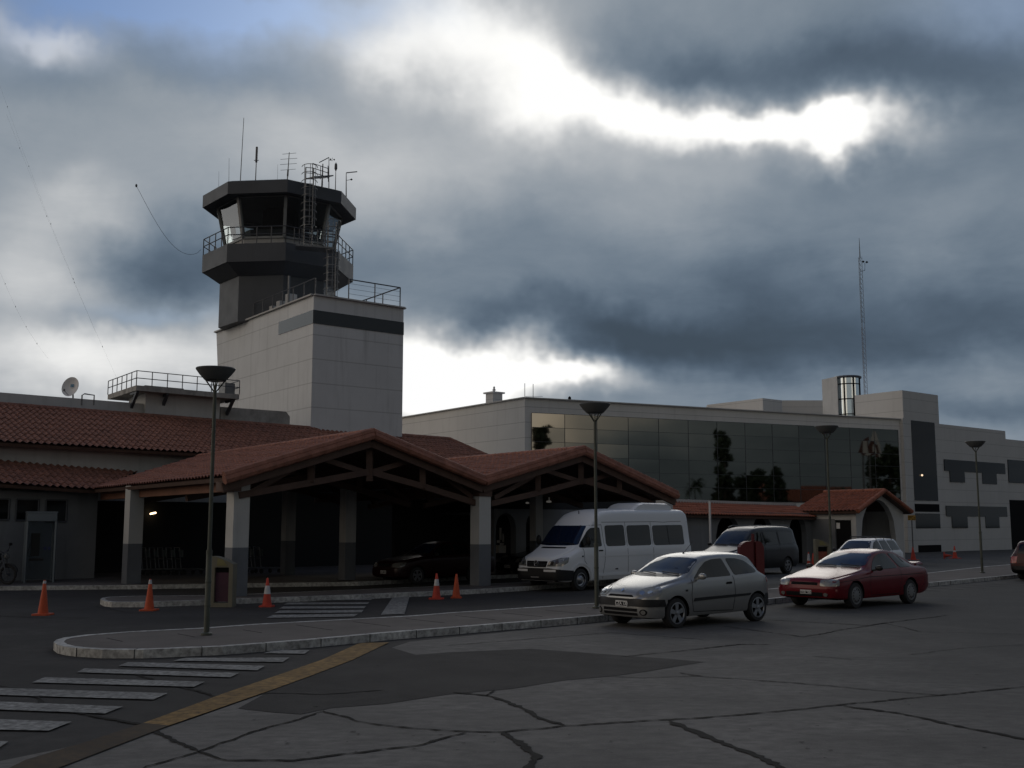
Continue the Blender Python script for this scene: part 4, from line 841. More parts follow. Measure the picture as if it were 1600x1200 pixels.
class Car:
    def __init__(s, name, sp, pm, label, cat, group=None):
        s.sp = sp; s.L = sp['L']; s.ax = sp['axle']; s.wb = sp['wb']; s.x0 = s.ax + s.wb / 2     # X = x0 - x
        s.root = thing(name, (0, 0, 0), label, cat, group); s.pm = pm
        step = .07; xs = set([round(i * step, 3) for i in range(int(s.L / step) + 1)]) | {.02, .045, s.L, s.L - .02, s.L - .045}
        for k in ('zr', 'w'): xs |= {x for x, _ in sp[k]}
        xs = sorted(xs); ys = [xs[0]]
        for x in xs[1:]:
            if x - ys[-1] > .012: ys.append(x)
        rings = []
        for x in ys:
            zr, zb, zs, w, wt_ = [pchip(sp[k], x) for k in ('zr', 'zb', 'zs', 'w', 'wt')]; zr = max(zr, zb + .03)
            r = min(sp.get('rr', .12), .55 * (zr - zb)); H = zr - zb; cr = sp.get('crown', .025)
            half = [(0, zs), (w * .8, zs), (w * .95, zs + .02), (w * .985, zs + .07), (w * .995, zs + .4 * (zb - zs)), (w, zs + .62 * (zb - zs)), (w * .998, zs + .8 * (zb - zs)), (w * .985, zb - .04), (w * .965, zb)]
            ex, ez = wt_, zr - r; wb_ = w * .945
            for t in (.12, .35, .6, .85): half.append((wb_ + (ex - wb_) * t, zb + .015 + (ez - zb - .015) * t + 0))
            for t in (.0, .3, .6, 1.0): a = t * math.pi / 2; half.append((ex - r * 1.3 * (1 - math.cos(a)), ez + (r - .01) * math.sin(a)))
            xe = ex - r * 1.3
            for t in (.66, .33, 0): half.append((xe * t, zr - .01 + cr * (1 - t * t)))
            rings.append([(s.x0 - x, y, z) for y, z in half] + [(s.x0 - x, -y, z) for y, z in half[-2:0:-1]])
        n = len(rings[0]); vs = [p for rg in rings for p in rg]; fs = []
        for i in range(len(rings) - 1):
            for j in range(n): fs.append((i * n + j, i * n + (j + 1) % n, (i + 1) * n + (j + 1) % n, (i + 1) * n + j))
        fs.append(tuple(range(n))[::-1]); fs.append(tuple((len(rings) - 1) * n + j for j in range(n)))
        o = mesh_obj('body', vs, fs, pm); bm = bmesh.new(); bm.from_mesh(o.data); bmesh.ops.triangulate(bm, faces=bm.faces); s.bvh = BVHTree.FromBMesh(bm); bm.free()
        # wheel wells cut through the flanks
        R_ = sp['R'] + sp.get('gap', .055); wmax = max(v for _, v in sp['w'])
        for k, ax in enumerate((s.ax, s.ax + s.wb)):
            for sd_ in (-1, 1):
                cv, cf = [], []; N = 28
                for yy in (wmax + .3, wmax - .30):
                    for j in range(N): a = 2 * math.pi * j / N; cv.append((s.x0 - ax + R_ * math.cos(a), sd_ * yy, sp['R'] + R_ * math.sin(a)))
                cf = [tuple(range(N)), tuple(range(N, 2 * N))[::-1]] + [(j, N + j, N + (j + 1) % N, (j + 1) % N) for j in range(N)]
                c = mesh_obj('cutter', cv, cf, m_black); md = o.modifiers.new('b', 'BOOLEAN'); md.operation = 'DIFFERENCE'; md.object = c; md.solver = 'EXACT'; s.cut = getattr(s, 'cut', []) + [c]
        dg = bpy.context.evaluated_depsgraph_get(); dg.update(); me = bpy.data.meshes.new_from_object(o.evaluated_get(dg)); o.modifiers.clear(); o.data = me; me.name = 'body'
        for c in s.cut: bpy.data.objects.remove(c)
        if len(me.materials) < 2: me.materials.append(m_black)
        for f in me.polygons:
            c = f.center
            for ax in (s.ax, s.ax + s.wb):
                if abs(c.y) < wmax * .993 and math.hypot(c.x - (s.x0 - ax), c.z - sp['R']) < R_ + .004 and abs(c.y) > wmax - .31: f.material_index = 1
            if f.normal.z < -.8 and c.z < .45: f.material_index = 1
            f.use_smooth = True
        me.set_sharp_from_angle(angle=R(38)); o.parent = s.root; s.body = o
    def P(s, p, a, off):
        e = V(math.cos(a), math.sin(a), 0); q = V(s.x0 - p[0], p[1], p[2]); org = q - e * q.dot(e) + e * 6
        h = s.bvh.ray_cast(org, -e); 
        if h[0] is None: h = s.bvh.find_nearest(q)
        nn = h[1]
        if nn.dot(e) < 0: nn = -nn
        return h[0] + nn * off, nn
    def patch(s, name, pts, a, m, off=.006, thick=.03, step=.07, parent=None, rnd=.0, mirror=False, smooth=50, **tg):
        res = []
        for sg in ((1, -1) if mirror else (1,)):
            aa = R(a) * sg; e1 = V(-math.sin(aa), math.cos(aa), 0)
            P2 = [Vector(((V(s.x0 - p[0], p[1] * sg, 0)).dot(e1), p[2])) for p in pts]
            if rnd:
                Q = []
                for i in range(len(P2)):
                    a_, b_, c_ = P2[i - 1], P2[i], P2[(i + 1) % len(P2)]; l = min(rnd, (a_ - b_).length * .45, (c_ - b_).length * .45)
                    p0, p1 = b_ + (a_ - b_).normalized() * l, b_ + (c_ - b_).normalized() * l
                    Q += [p0, p0 * .25 + b_ * .5 + p1 * .25, p1]
                P2 = Q
            D2 = []
            for i in range(len(P2)):
                a_, b_ = P2[i], P2[(i + 1) % len(P2)]; n = max(1, int((b_ - a_).length / step)); D2 += [a_.lerp(b_, k / n) for k in range(n)]
            nb = len(D2); x0, x1, z0, z1 = min(p.x for p in D2), max(p.x for p in D2), min(p.y for p in D2), max(p.y for p in D2)
            inner = []; gx = x0 + step / 2
            def inside(q):
                c = False
                for i in range(nb):
                    a_, b_ = D2[i], D2[i - 1]
                    if (a_.y > q[1]) != (b_.y > q[1]) and q[0] < (b_.x - a_.x) * (q[1] - a_.y) / (b_.y - a_.y) + a_.x: c = not c
                return c and min((Vector(q) - p).length for p in D2) > step * .4
            while gx < x1:
                gz = z0 + step / 2
                while gz < z1:
                    if inside((gx, gz)): inner.append(Vector((gx, gz)))
                    gz += step
                gx += step
            r = delaunay_2d_cdt(D2 + inner, [], [list(range(nb))], 1, 1e-6); vs, fs = [], [list(f) for f in r[2]]
            ci, si = math.cos(aa), math.sin(aa); e = V(ci, si, 0)
            pos = []
            for p in r[0]:
                q = e1 * p.x + V(0, 0, p.y); h = s.bvh.ray_cast(q + e * 6, -e)
                if h[0] is None: h = s.bvh.find_nearest(q + e * (s.x0 * .9 if abs(math.cos(aa)) > .7 else .8))
                nn = h[1] if h[1].dot(e) > 0 else -h[1]; pos.append((h[0], nn))
            vs = [h + n * off for h, n in pos]; nv = len(vs)
            ec = {}
            for f in fs:
                for i in range(len(f)): k = (f[i], f[(i + 1) % len(f)]); ec[k] = 1
            bd = [k for k in ec if (k[1], k[0]) not in ec]; vs += [h + n * (off - thick) for h, n in pos]
            fs += [[k[0], nv + k[0], nv + k[1], k[1]] for k in bd]
            o = mesh_obj(name, vs, fs, m, smooth); o.parent = parent or s.root
            if parent is None: ROOT[o.name] = V(0, 0, 0)
            tag(o, **tg); res.append(o)
        return res if mirror else res[0]
    def strip(s, b, pts, a, w=.008, off=.003, n=10):
        aa = R(a); Q = []
        for p, q in zip(pts[:-1], pts[1:]): Q += [tuple(p[k] + (q[k] - p[k]) * i / n for k in range(3)) for i in range(n)]
        Q.append(pts[-1]); H = [s.P(p, aa, off) for p in Q]; k0 = len(b.v)
        for i, (h, nn) in enumerate(H):
            d = (H[min(i + 1, len(H) - 1)][0] - H[max(i - 1, 0)][0]).normalized(); sd_ = d.cross(nn).normalized(); b.v += [h + sd_ * w / 2, h - sd_ * w / 2]
        for i in range(len(H) - 1): b.f.append([k0 + 2 * i, k0 + 2 * i + 1, k0 + 2 * i + 3, k0 + 2 * i + 2]); b.m.append(0)
    def gaps(s, lines, name='panel_gaps', w=.012, mirror=True, m=None):
        b = MB()
        for pts, a in lines:
            s.strip(b, pts, a, w)
            if mirror and a != 0: s.strip(b, [(x, -y, z) for x, y, z in pts], -a, w)
        o = b.build(name, m or m_black, parent=s.root, local=True); o.parent = s.body
        return o
    def wheels(s, style='spoke', cap=None):
        R_ = s.sp['R']; W_ = s.sp.get('tw', .19); hw = max(v for _, v in s.sp['w']) - .015
        t = MB(); rr_ = R_ * s.sp.get('rimf', .66)
        t.lathe([(rr_, -W_), (R_ * .93, -W_), (R_, -W_ * .86), (R_ + .004, -W_ * .5), (R_, -W_ * .14), (R_ * .93, 0), (rr_ + .005, .004), (rr_ - .01, -.012), (rr_ - .012, -W_ * .9)], n=32, axis='y', caps=(1, 0))
        tyre = None
        rm = MB(); rm.lathe([(rr_ + .004, -.002), (rr_ - .012, -.002), (rr_ - .03, -.03), (rr_ - .035, -.05), (.01, -.055)], n=28, axis='y', mi=1, caps=(0, 1))
        rm.lathe([(rr_ + .006, -.004), (rr_ + .006, .003), (rr_ - .014, .004), (rr_ - .022, -.012)], n=28, axis='y', caps=(0, 0))
        ns = s.sp.get('spokes', 5)
        if style == 'spoke':
            for k in range(ns):
                a = 2 * math.pi * k / ns + .3; c, d = math.cos(a), math.sin(a); px, pz = -d, c
                w0, w1 = rr_ * .17, rr_ * .24; pts = [V(c * .03 + px * w0, -.008, d * .03 + pz * w0), V(c * .03 - px * w0, -.008, d * .03 - pz * w0), V(c * (rr_ - .008) - px * w1, -.006, d * (rr_ - .008) - pz * w1), V(c * (rr_ - .008) + px * w1, -.006, d * (rr_ - .008) + pz * w1)]
                rm.slab(pts, V(0, -.02, 0))
        elif style == 'disc':
            rm.lathe([(rr_ - .02, -.015), (rr_ * .75, .004), (rr_ * .4, .008), (.01, .012)], n=28, axis='y', caps=(0, 1))
            for k in range(12):
                a = 2 * math.pi * k / 12; c, d = math.cos(a), math.sin(a); rm.slab([V(c * rr_ * .60 - d * .012, .007, d * rr_ * .60 + c * .012), V(c * rr_ * .60 + d * .012, .007, d * rr_ * .60 - c * .012), V(c * rr_ * .78 + d * .012, .006, d * rr_ * .78 - c * .012), V(c * rr_ * .78 - d * .012, .006, d * rr_ * .78 + c * .012)], V(0, .003, 0), mi=1)
        else:
            rm.lathe([(rr_ - .02, -.03), (rr_ * .7, -.05), (rr_ * .55, -.01), (rr_ * .35, .01), (rr_ * .3, .03), (.01, .035)], n=28, axis='y', caps=(0, 1))
        rm.lathe([(rr_ * .2, -.01), (rr_ * .2, .006), (.01, .010)], n=16, axis='y', caps=(0, 1))
        first = None
        for ax in (s.ax, s.ax + s.wb):
            for sd_ in (1, -1):
                if first is None:
                    w = t.build('wheel', m_rubber, parent=s.root, local=True, smooth=40); r = rm.build('rim', [cap or m_rimm, m_black], parent=s.root, local=True, smooth=35); r.parent = w; first = w
                else:
                    w = first.copy(); COL.objects.link(w); w.parent = s.root; r = first.children[0].copy(); COL.objects.link(r); r.parent = w
                w.location = (s.x0 - ax, sd_ * hw, R_); w.rotation_euler = (0, 0, 0 if sd_ == 1 else math.pi)
    def mirrors(s, x, y, z, m, size=(.10, .19, .13)):
        for sg in (1, -1):
            b = MB(); c = V(s.x0 - x, sg * (y + size[1] / 2 + .04), z); prof = []
            k = len(b.v); N = 12
            for i in range(7):
                u = i / 6 * math.pi; 
                for j in range(N): v = 2 * math.pi * j / N; b.v.append(c + V(math.cos(v) * size[0] / 2 * math.sin(u) ** .6, math.cos(u) * size[1] / 2 * sg, math.sin(v) * size[2] / 2 * math.sin(u) ** .6))
            for i in range(6):
                for j in range(N): b.f.append([k + i * N + j, k + i * N + (j + 1) % N, k + (i + 1) * N + (j + 1) % N, k + (i + 1) * N + j]); b.m.append(0)
            b.bar(c - V(0, sg * size[1] * .4, size[2] * .3), V(s.x0 - x, sg * (y - .05), z - size[2] * .5), .05, .04)
            b.build('door_mirror', m, parent=s.root, local=True, smooth=50)
    def wipers(s, pairs, off=.03):
        for a, c in pairs:
            b = MB(); p = [s.P(tuple(a[k] + (c[k] - a[k]) * t for k in range(3)), 0, off)[0] for t in (0, .33, .66, 1)]; b.tube(p, [.014, .011, .011, .008], 6); b.build('wiper', m_plast, parent=s.root, local=True)
    def plate(s, x, y, z, txt, w=.32, h=.11, tilt=0):
        p, nn = s.P((x, y, z), 0, .02); b = MB(); b.box(p, (.012, w, h)); o = b.build('number_plate', m_black, parent=s.root, local=True)
        b = MB()
        for dz in (-h / 2 + .006, h / 2 - .009): b.box(p + V(.008, 0, dz), (.004, w, .012 if dz < 0 else .018))
        for dy in (-w / 2 + .005, w / 2 - .005): b.box(p + V(.008, dy, 0), (.004, .01, h - .03))
        bo = b.build('plate_border', m_platew, parent=s.root, local=True); bo.parent = o
        fc = bpy.data.curves.new('plate_text', 'FONT'); fc.body = txt; fc.size = h * .82; fc.align_x = 'CENTER'; fc.align_y = 'CENTER'; fc.extrude = .001; fc.offset = .002
        to = bpy.data.objects.new('t', fc); COL.objects.link(to); dg = bpy.context.evaluated_depsgraph_get(); me = bpy.data.meshes.new_from_object(to.evaluated_get(dg)); bpy.data.objects.remove(to)
        me.transform(Matrix.Translation(p + V(.010, 0, 0)) @ Matrix.Rotation(math.pi / 2, 4, 'Z') @ Matrix.Rotation(math.pi / 2, 4, 'X')); me.materials.clear(); me.materials.append(m_platew)
        t = bpy.data.objects.new('plate_lettering', me); COL.objects.link(t); t.parent = o
    def put(s, fl, heading, z=0.0):           # fl: ground point of the front left wheel
        hd = R(heading); hw = max(v for _, v in s.sp['w']) - .1; d, l = V(math.cos(hd), math.sin(hd), 0), V(-math.sin(hd), math.cos(hd), 0)
        o = g0(fl) - d * s.wb / 2 - l * hw; s.root.location = (o.x, o.y, z); s.root.rotation_euler = (0, 0, hd)
    def lamps(s, name, pts, a, m, **k): return s.patch(name, pts, a, m, mirror=True, step=.05, **k)
def lamp_insides(s, spots, r=.055):
    for (x, y, z) in spots:
        for sg in (1, -1):
            p, nn = s.P((x, y * sg, z), R(20) * sg, .006); b = MB(); q = nn.cross(V(0, 0, 1)).normalized(); w = q.cross(nn)
            b.tube([p - nn * .01, p + nn * .006], r, 14); b.build('lamp_reflector', m_chrome, parent=s.root, local=True, smooth=30).parent = s.body

# ---- silver three door hatchback
def hatch(name, pm, label, alloy=True, txt='CZA 130', bump=m_plast, group=None, detail=True):
    sp = dict(L=3.77, axle=.76, wb=2.47, R=.292, tw=.185, spokes=5, rimf=.70, rr=.13, crown=.03, gap=.05,
      zr=[(0, .58), (.03, .64), (.10, .71), (.30, .80), (.62, .90), (.98, .985), (1.08, 1.01), (1.38, 1.20), (1.70, 1.36), (1.95, 1.405), (2.5, 1.425), (3.0, 1.41), (3.25, 1.36), (3.45, 1.20), (3.62, 1.0), (3.74, .80), (3.77, .66)],
      zb=[(0, .54), (.12, .64), (.4, .76), (1.0, .87), (1.6, .895), (2.6, .93), (3.3, .97), (3.6, .93), (3.77, .60)],
      zs=[(0, .30), (.06, .21), (.3, .19), (1.2, .20), (3.2, .23), (3.6, .27), (3.77, .38)],
      w=[(0, .50), (.03, .60), (.09, .69), (.22, .765), (.5, .81), (.9, .825), (2.0, .82), (3.0, .825), (3.4, .805), (3.62, .75), (3.72, .69), (3.77, .60)],
      wt=[(0, .40), (.1, .50), (.4, .60), (.90, .73), (1.2, .725), (1.70, .625), (2.4, .605), (3.1, .58), (3.45, .58), (3.77, .5)])
    c = Car(name, sp, pm, label, 'car', group)
    c.patch('cowl', [(0, -.60, .985), (0, -.3, .975), (0, .3, .975), (0, .60, .985), (0, .62, 1.03), (0, .3, 1.025), (0, -.3, 1.025), (0, -.62, 1.03)], 0, m_plast, off=.005)
    c.patch('windscreen', [(0, -.69, 1.035), (0, -.30, 1.02), (0, .30, 1.02), (0, .69, 1.035), (0, .575, 1.31), (0, .3, 1.335), (0, -.3, 1.335), (0, -.575, 1.31)], 0, m_screen, rnd=.05)
    c.patch('side_window', [(1.30, 1, .935), (1.56, 1, 1.12), (1.80, 1, 1.255), (2.0, 1, 1.30), (2.33, 1, 1.315), (2.44, 1, .965)], 90, m_tint, rnd=.04, mirror=True)
    c.patch('rear_side_window', [(2.55, 1, .975), (2.455, 1, 1.315), (2.80, 1, 1.305), (3.06, 1, 1.25), (3.26, 1, 1.10), (3.30, 1, 1.035), (3.22, 1, 1.01)], 90, m_tint, rnd=.05, mirror=True)
    c.patch('rear_window', [(4, -.5, 1.02), (4, .5, 1.02), (4, .47, 1.28), (4, -.47, 1.28)], 180, m_tint, rnd=.06)
    c.lamps('headlight', [(.08, .36, .63), (.06, .40, .72), (.22, .60, .80), (.40, .72, .80), (.42, .76, .70), (.34, .74, .615), (.14, .62, .60)], 38, m_lens, off=.008, rnd=.05)
    lamp_insides(c, [(.1, .50, .685), (.2, .63, .70)], .052)
    c.patch('bumper_band', [(0, -.80, .43), (0, .80, .43), (0, .80, .565), (0, .3, .575), (0, -.3, .575), (0, -.80, .565)], 0, bump, off=.022, thick=.05)
    for sg in (1, -1): c.patch('bumper_band', [(.10, 1 * sg, .43), (.46, 1 * sg, .43), (.40, 1 * sg, .56), (.10, 1 * sg, .555)], 90 * sg, bump, off=.02, thick=.05)
    c.patch('grille', [(0, -.36, .605), (0, .36, .605), (0, .30, .645), (0, -.30, .645)], 0, m_black, off=.004, rnd=.02)
    c.patch('lower_grille', [(0, -.46, .26), (0, .46, .26), (0, .46, .31), (0, -.46, .31)], 0, m_black, off=.006)
    c.patch('lower_grille', [(0, -.46, .335), (0, .46, .335), (0, .46, .39), (0, -.46, .39)], 0, m_black, off=.006)
    c.lamps('fog_lamp', [(0, .60 + .085 * math.cos(i * math.pi / 6), .325 + .06 * math.sin(i * math.pi / 6)) for i in range(12)], 15, m_black, off=.006)
    c.lamps('fog_lens', [(0, .60 + .05 * math.cos(i * math.pi / 6), .325 + .042 * math.sin(i * math.pi / 6)) for i in range(12)], 15, m_lens, off=.016)
    c.patch('side_moulding', [(1.22, 1, .50), (2.95, 1, .555), (3.0, 1, .60), (1.26, 1, .565)], 90, bump, off=.016, mirror=True)
    c.patch('door_handle', [(2.22, 1, .80), (2.40, 1, .805), (2.40, 1, .85), (2.24, 1, .845)], 90, m_black, off=.012, rnd=.02, mirror=True)
    c.patch('indicator', [(1.0, 1, .70), (1.06, 1, .70), (1.06, 1, .735), (1.0, 1, .735)], 90, m_plast, off=.008, mirror=True)
    c.patch('rear_bumper', [(3.47, 1, .30), (3.72, 1, .34), (3.75, 1, .56), (3.55, 1, .58), (3.45, 1, .50)], 90, bump, off=.012, mirror=True)
    c.patch('tail_lamp', [(3.55, .72, .80), (3.7, .60, .80), (3.6, .62, 1.02), (3.52, .70, 1.0)], 150, m_redl, off=.008, mirror=True)
    c.gaps([([(1.22, 1, .92), (1.17, 1, .62), (1.22, 1, .30)], 90), ([(2.47, 1, .96), (2.50, 1, .60), (2.42, 1, .28)], 90), ([(1.22, 1, .30), (2.42, 1, .28)], 90), ([(.98, .66, .9), (.5, .64, .9), (.12, .42, .9)], 0)] [:3])
    c.wheels('spoke' if alloy else 'disc'); c.mirrors(1.36, .80, .985, pm)
    c.wipers([((0, .58, 1.0), (0, .10, 1.04)), ((0, .05, 1.0), (0, -.5, 1.03))])
    if detail:
        b = MB(); p, nn = c.P((0, 0, .72), 0, .012); y = V(0, 1, 0); z = nn.cross(y).normalized()
        if z.z < 0: z = -z
        b.slab([p + z * .05, p + y * .036, p - z * .05, p - y * .036], nn * .008); em = b.build('diamond_emblem', m_chrome, parent=c.root, local=True); em.parent = c.body
        c.plate(0, .06, .475, txt)
    b = MB(); p = V(c.x0 - 1.86, 0, 1.385); b.lathe([(.03, 0), (.025, .03), (.01, .05)], p, 10); b.tube([p + V(0, 0, .03), p + V(-.28, 0, .26)], .005, 5); b.build('roof_aerial', m_plast, parent=c.root, local=True)
    return c
# ---- white high roof minibus
def minibus(name, pm, label):
    sp = dict(L=6.75, axle=.98, wb=4.0, R=.335, tw=.21, rimf=.62, rr=.16, crown=.04, gap=.07,
      zr=[(0, .72), (.03, .90), (.10, 1.0), (.35, 1.10), (.80, 1.30), (.90, 1.36), (1.25, 1.72), (1.52, 1.99), (1.62, 2.06), (1.85, 2.26), (2.15, 2.41), (2.5, 2.47), (3.5, 2.50), (6.4, 2.52), (6.6, 2.44), (6.72, 2.1), (6.75, 1.8)],
      zb=[(0, .62), (.1, .86), (.4, 1.0), (.9, 1.18), (1.3, 1.27), (2.0, 1.32), (6.5, 1.36), (6.75, 1.3)],
      zs=[(0, .40), (.08, .30), (.4, .27), (6.2, .30), (6.75, .45)],
      w=[(0, .66), (.03, .78), (.10, .86), (.3, .93), (.7, .96), (6.3, .965), (6.6, .94), (6.75, .86)],
      wt=[(0, .50), (.3, .64), (.85, .80), (1.3, .82), (1.62, .80), (2.2, .79), (6.5, .79), (6.75, .74)])
    c = Car(name, sp, pm, label, 'van')
    c.patch('windscreen', [(0, -.80, 1.385), (0, -.4, 1.36), (0, .4, 1.36), (0, .80, 1.385), (0, .70, 1.97), (0, -.70, 1.97)], 0, m_screen, rnd=.05, off=.008)
    c.patch('air_intake', [(0, -.52, 1.275), (0, .52, 1.275), (0, .50, 1.315), (0, -.50, 1.315)], 0, m_black, off=.006)
    c.patch('side_window', [(1.02, 1, 1.30), (1.10, 1, 1.45), (1.42, 1, 1.80), (1.58, 1, 1.90), (1.98, 1, 1.92), (2.0, 1, 1.34), (1.55, 1, 1.30)], 90, m_tint, rnd=.05, mirror=True, off=.008)
    for x0, x1 in ((2.22, 3.16), (3.30, 4.48), (4.62, 6.28)):
        c.patch('side_window', [(x0, 1, 1.33), (x1, 1, 1.34), (x1, 1, 2.0), (x0, 1, 1.98)], 90, m_tint, rnd=.09, mirror=True, off=.010)
    b = MB()
    for sg in (1, -1): c.strip(b, [(5.44, sg, 1.36), (5.42, sg, 1.98)], 90 * sg, .03, .014, 4)
    b.build('window_divider', m_plast, parent=c.root, local=True)
    c.lamps('headlight', [(.02, .42, .74), (.05, .50, .90), (.30, .78, 1.0), (.52, .90, 1.02), (.46, .90, .86), (.24, .84, .76)], 35, m_lens, off=.010, rnd=.03)
    lamp_insides(c, [(.1, .60, .84), (.2, .74, .88)], .065)
    c.patch('grille', [(0, -.40, .72), (0, .40, .72), (0, .44, .90), (0, -.44, .90)], 0, m_black, off=.010, rnd=.03)
    b = MB()
    for z in (.76, .80, .84): b.tube([c.P((0, y, z), 0, .016)[0] for y in [-.38 + .095 * i for i in range(9)]], .006, 5)
    b.build('grille_bars', m_rail, parent=c.root, local=True)
    p, nn = c.P((0, 0, .83), 0, .03); b = MB(); b.tube([p + V(0, math.cos(t) * .085, math.sin(t) * .085) for t in [i * math.pi / 10 for i in range(20)]], .008, 6, closed=True)
    for a in (90, 210, 330): b.bar(p, p + V(0, math.cos(R(a)) * .082, math.sin(R(a)) * .082), .018, .012)
    b.build('star_emblem', m_chrome, parent=c.root, local=True)
    c.patch('front_bumper', [(0, -.88, .34), (0, .88, .34), (0, .88, .66), (0, .5, .69), (0, -.5, .69), (0, -.88, .66)], 0, m_plast, off=.035, thick=.08)
    c.patch('front_bumper', [(.06, 1, .34), (.58, 1, .34), (.62, 1, .62), (.06, 1, .66)], 90, m_plast, off=.03, thick=.06, mirror=True)
    b = MB()
    for sg in (1, -1): c.strip(b, [(0, .34 * sg, .62), (0, .80 * sg, .62)], 20 * sg, .065, .045, 8)
    b.build('reflective_strip', m_dish, parent=c.root, local=True)
    b = MB(); c.strip(b, [(1.4, 1, 1.03), (6.5, 1, 1.06)], 90, .035, .012, 12); c.strip(b, [(1.4, -1, 1.03), (6.5, -1, 1.06)], -90, .035, .012, 12); b.build('side_crease', pm, parent=c.root, local=True)
    c.patch('side_moulding', [(1.7, 1, .42), (4.5, 1, .42), (4.5, 1, .50), (1.7, 1, .50)], 90, pm, off=.02, mirror=True)
    c.patch('wheel_arch_trim', [(1.45, 1, .30), (1.52, 1, .30), (1.50, 1, .55), (1.36, 1, .74), (1.1, 1, .85), (.86, 1, .85), (.60, 1, .72), (.53, 1, .6), (.60, 1, .63), (.86, 1, .79), (1.1, 1, .79), (1.32, 1, .68), (1.43, 1, .52)], 90, pm, off=.02, mirror=True)
    c.patch('door_handle', [(1.82, 1, 1.18), (2.0, 1, 1.185), (2.0, 1, 1.225), (1.82, 1, 1.22)], 90, m_black, off=.02, mirror=True)
    c.patch('indicator', [(1.02, 1, 1.02), (1.09, 1, 1.02), (1.09, 1, 1.06), (1.02, 1, 1.06)], 90, m_plast, off=.008, mirror=True); c.patch('side_lamp', [(2.6, 1, .60), (2.72, 1, .60), (2.72, 1, .64), (2.6, 1, .64)], 90, m_plast, off=.008, mirror=True)
    c.gaps([([(1.12, 1, 1.28), (1.14, 1, .90), (1.5, 1, .55)], 90), ([(2.08, 1, 2.0), (2.12, 1, 1.3), (2.10, 1, .9), (1.98, 1, .34)], 90), ([(1.5, 1, 1.98), (2.08, 1, 2.0)], 90), ([(3.23, 1, 2.1), (3.23, 1, .4)], 90), ([(2.1, 1, 2.08), (6.6, 1, 2.12)], 90), ([(4.55, 1, 2.1), (4.55, 1, .4)], 90)], w=.014)
    c.wheels('steel'); c.mirrors(1.2, .93, 1.52, m_plast, (.12, .18, .32)); c.wipers([((0, .7, 1.40), (0, .1, 1.44)), ((0, .0, 1.39), (0, -.6, 1.42))])
    c.plate(0, -.05, .47, 'DTR 482', .34, .12)
    b = MB(); pr = [(3.95, 2.51), (4.25, 2.68), (4.5, 2.73), (5.75, 2.73), (5.95, 2.66), (6.0, 2.51)]; k = len(b.v)
    for x, z in pr: b.v += [V(c.x0 - x, y, z if abs(y) < .6 else z - .04) for y in (-.62, -.5, .5, .62)]
    for i in range(len(pr) - 1):
        for j in range(3): b.f.append([k + i * 4 + j, k + i * 4 + j + 1, k + (i + 1) * 4 + j + 1, k + (i + 1) * 4 + j]); b.m.append(0)
        b.f += [[k + i * 4, k + (i + 1) * 4, k + (i + 1) * 4 + 0 * 1, k + i * 4]][:0]
    b.v += [V(v.x, v.y, 2.46) for v in b.v[k:]]; n_ = len(pr) * 4
    for i in range(len(pr) - 1):
        for j in (0, 3): b.f.append([k + i * 4 + j, k + (i + 1) * 4 + j, k + n_ + (i + 1) * 4 + j, k + n_ + i * 4 + j]); b.m.append(0)
    for i in (0, len(pr) - 1):
        for j in range(3): b.f.append([k + i * 4 + j, k + i * 4 + j + 1, k + n_ + i * 4 + j + 1, k + n_ + i * 4 + j]); b.m.append(0)
    b.build('roof_air_unit', pm, parent=c.root, local=True)
    b = MB()
    for i in range(7): b.box((c.x0 - 4.75 - i * .09, 0, 2.735), (.04, .8, .012))
    b.build('roof_unit_slats', m_rail, parent=c.root, local=True)
    b = MB(); p = V(c.x0 - 1.95, 0, 2.31); b.tube([p, p + V(0, 0, .14)], .014, 6); b.build('roof_aerial', m_plast, parent=c.root, local=True)
    return c
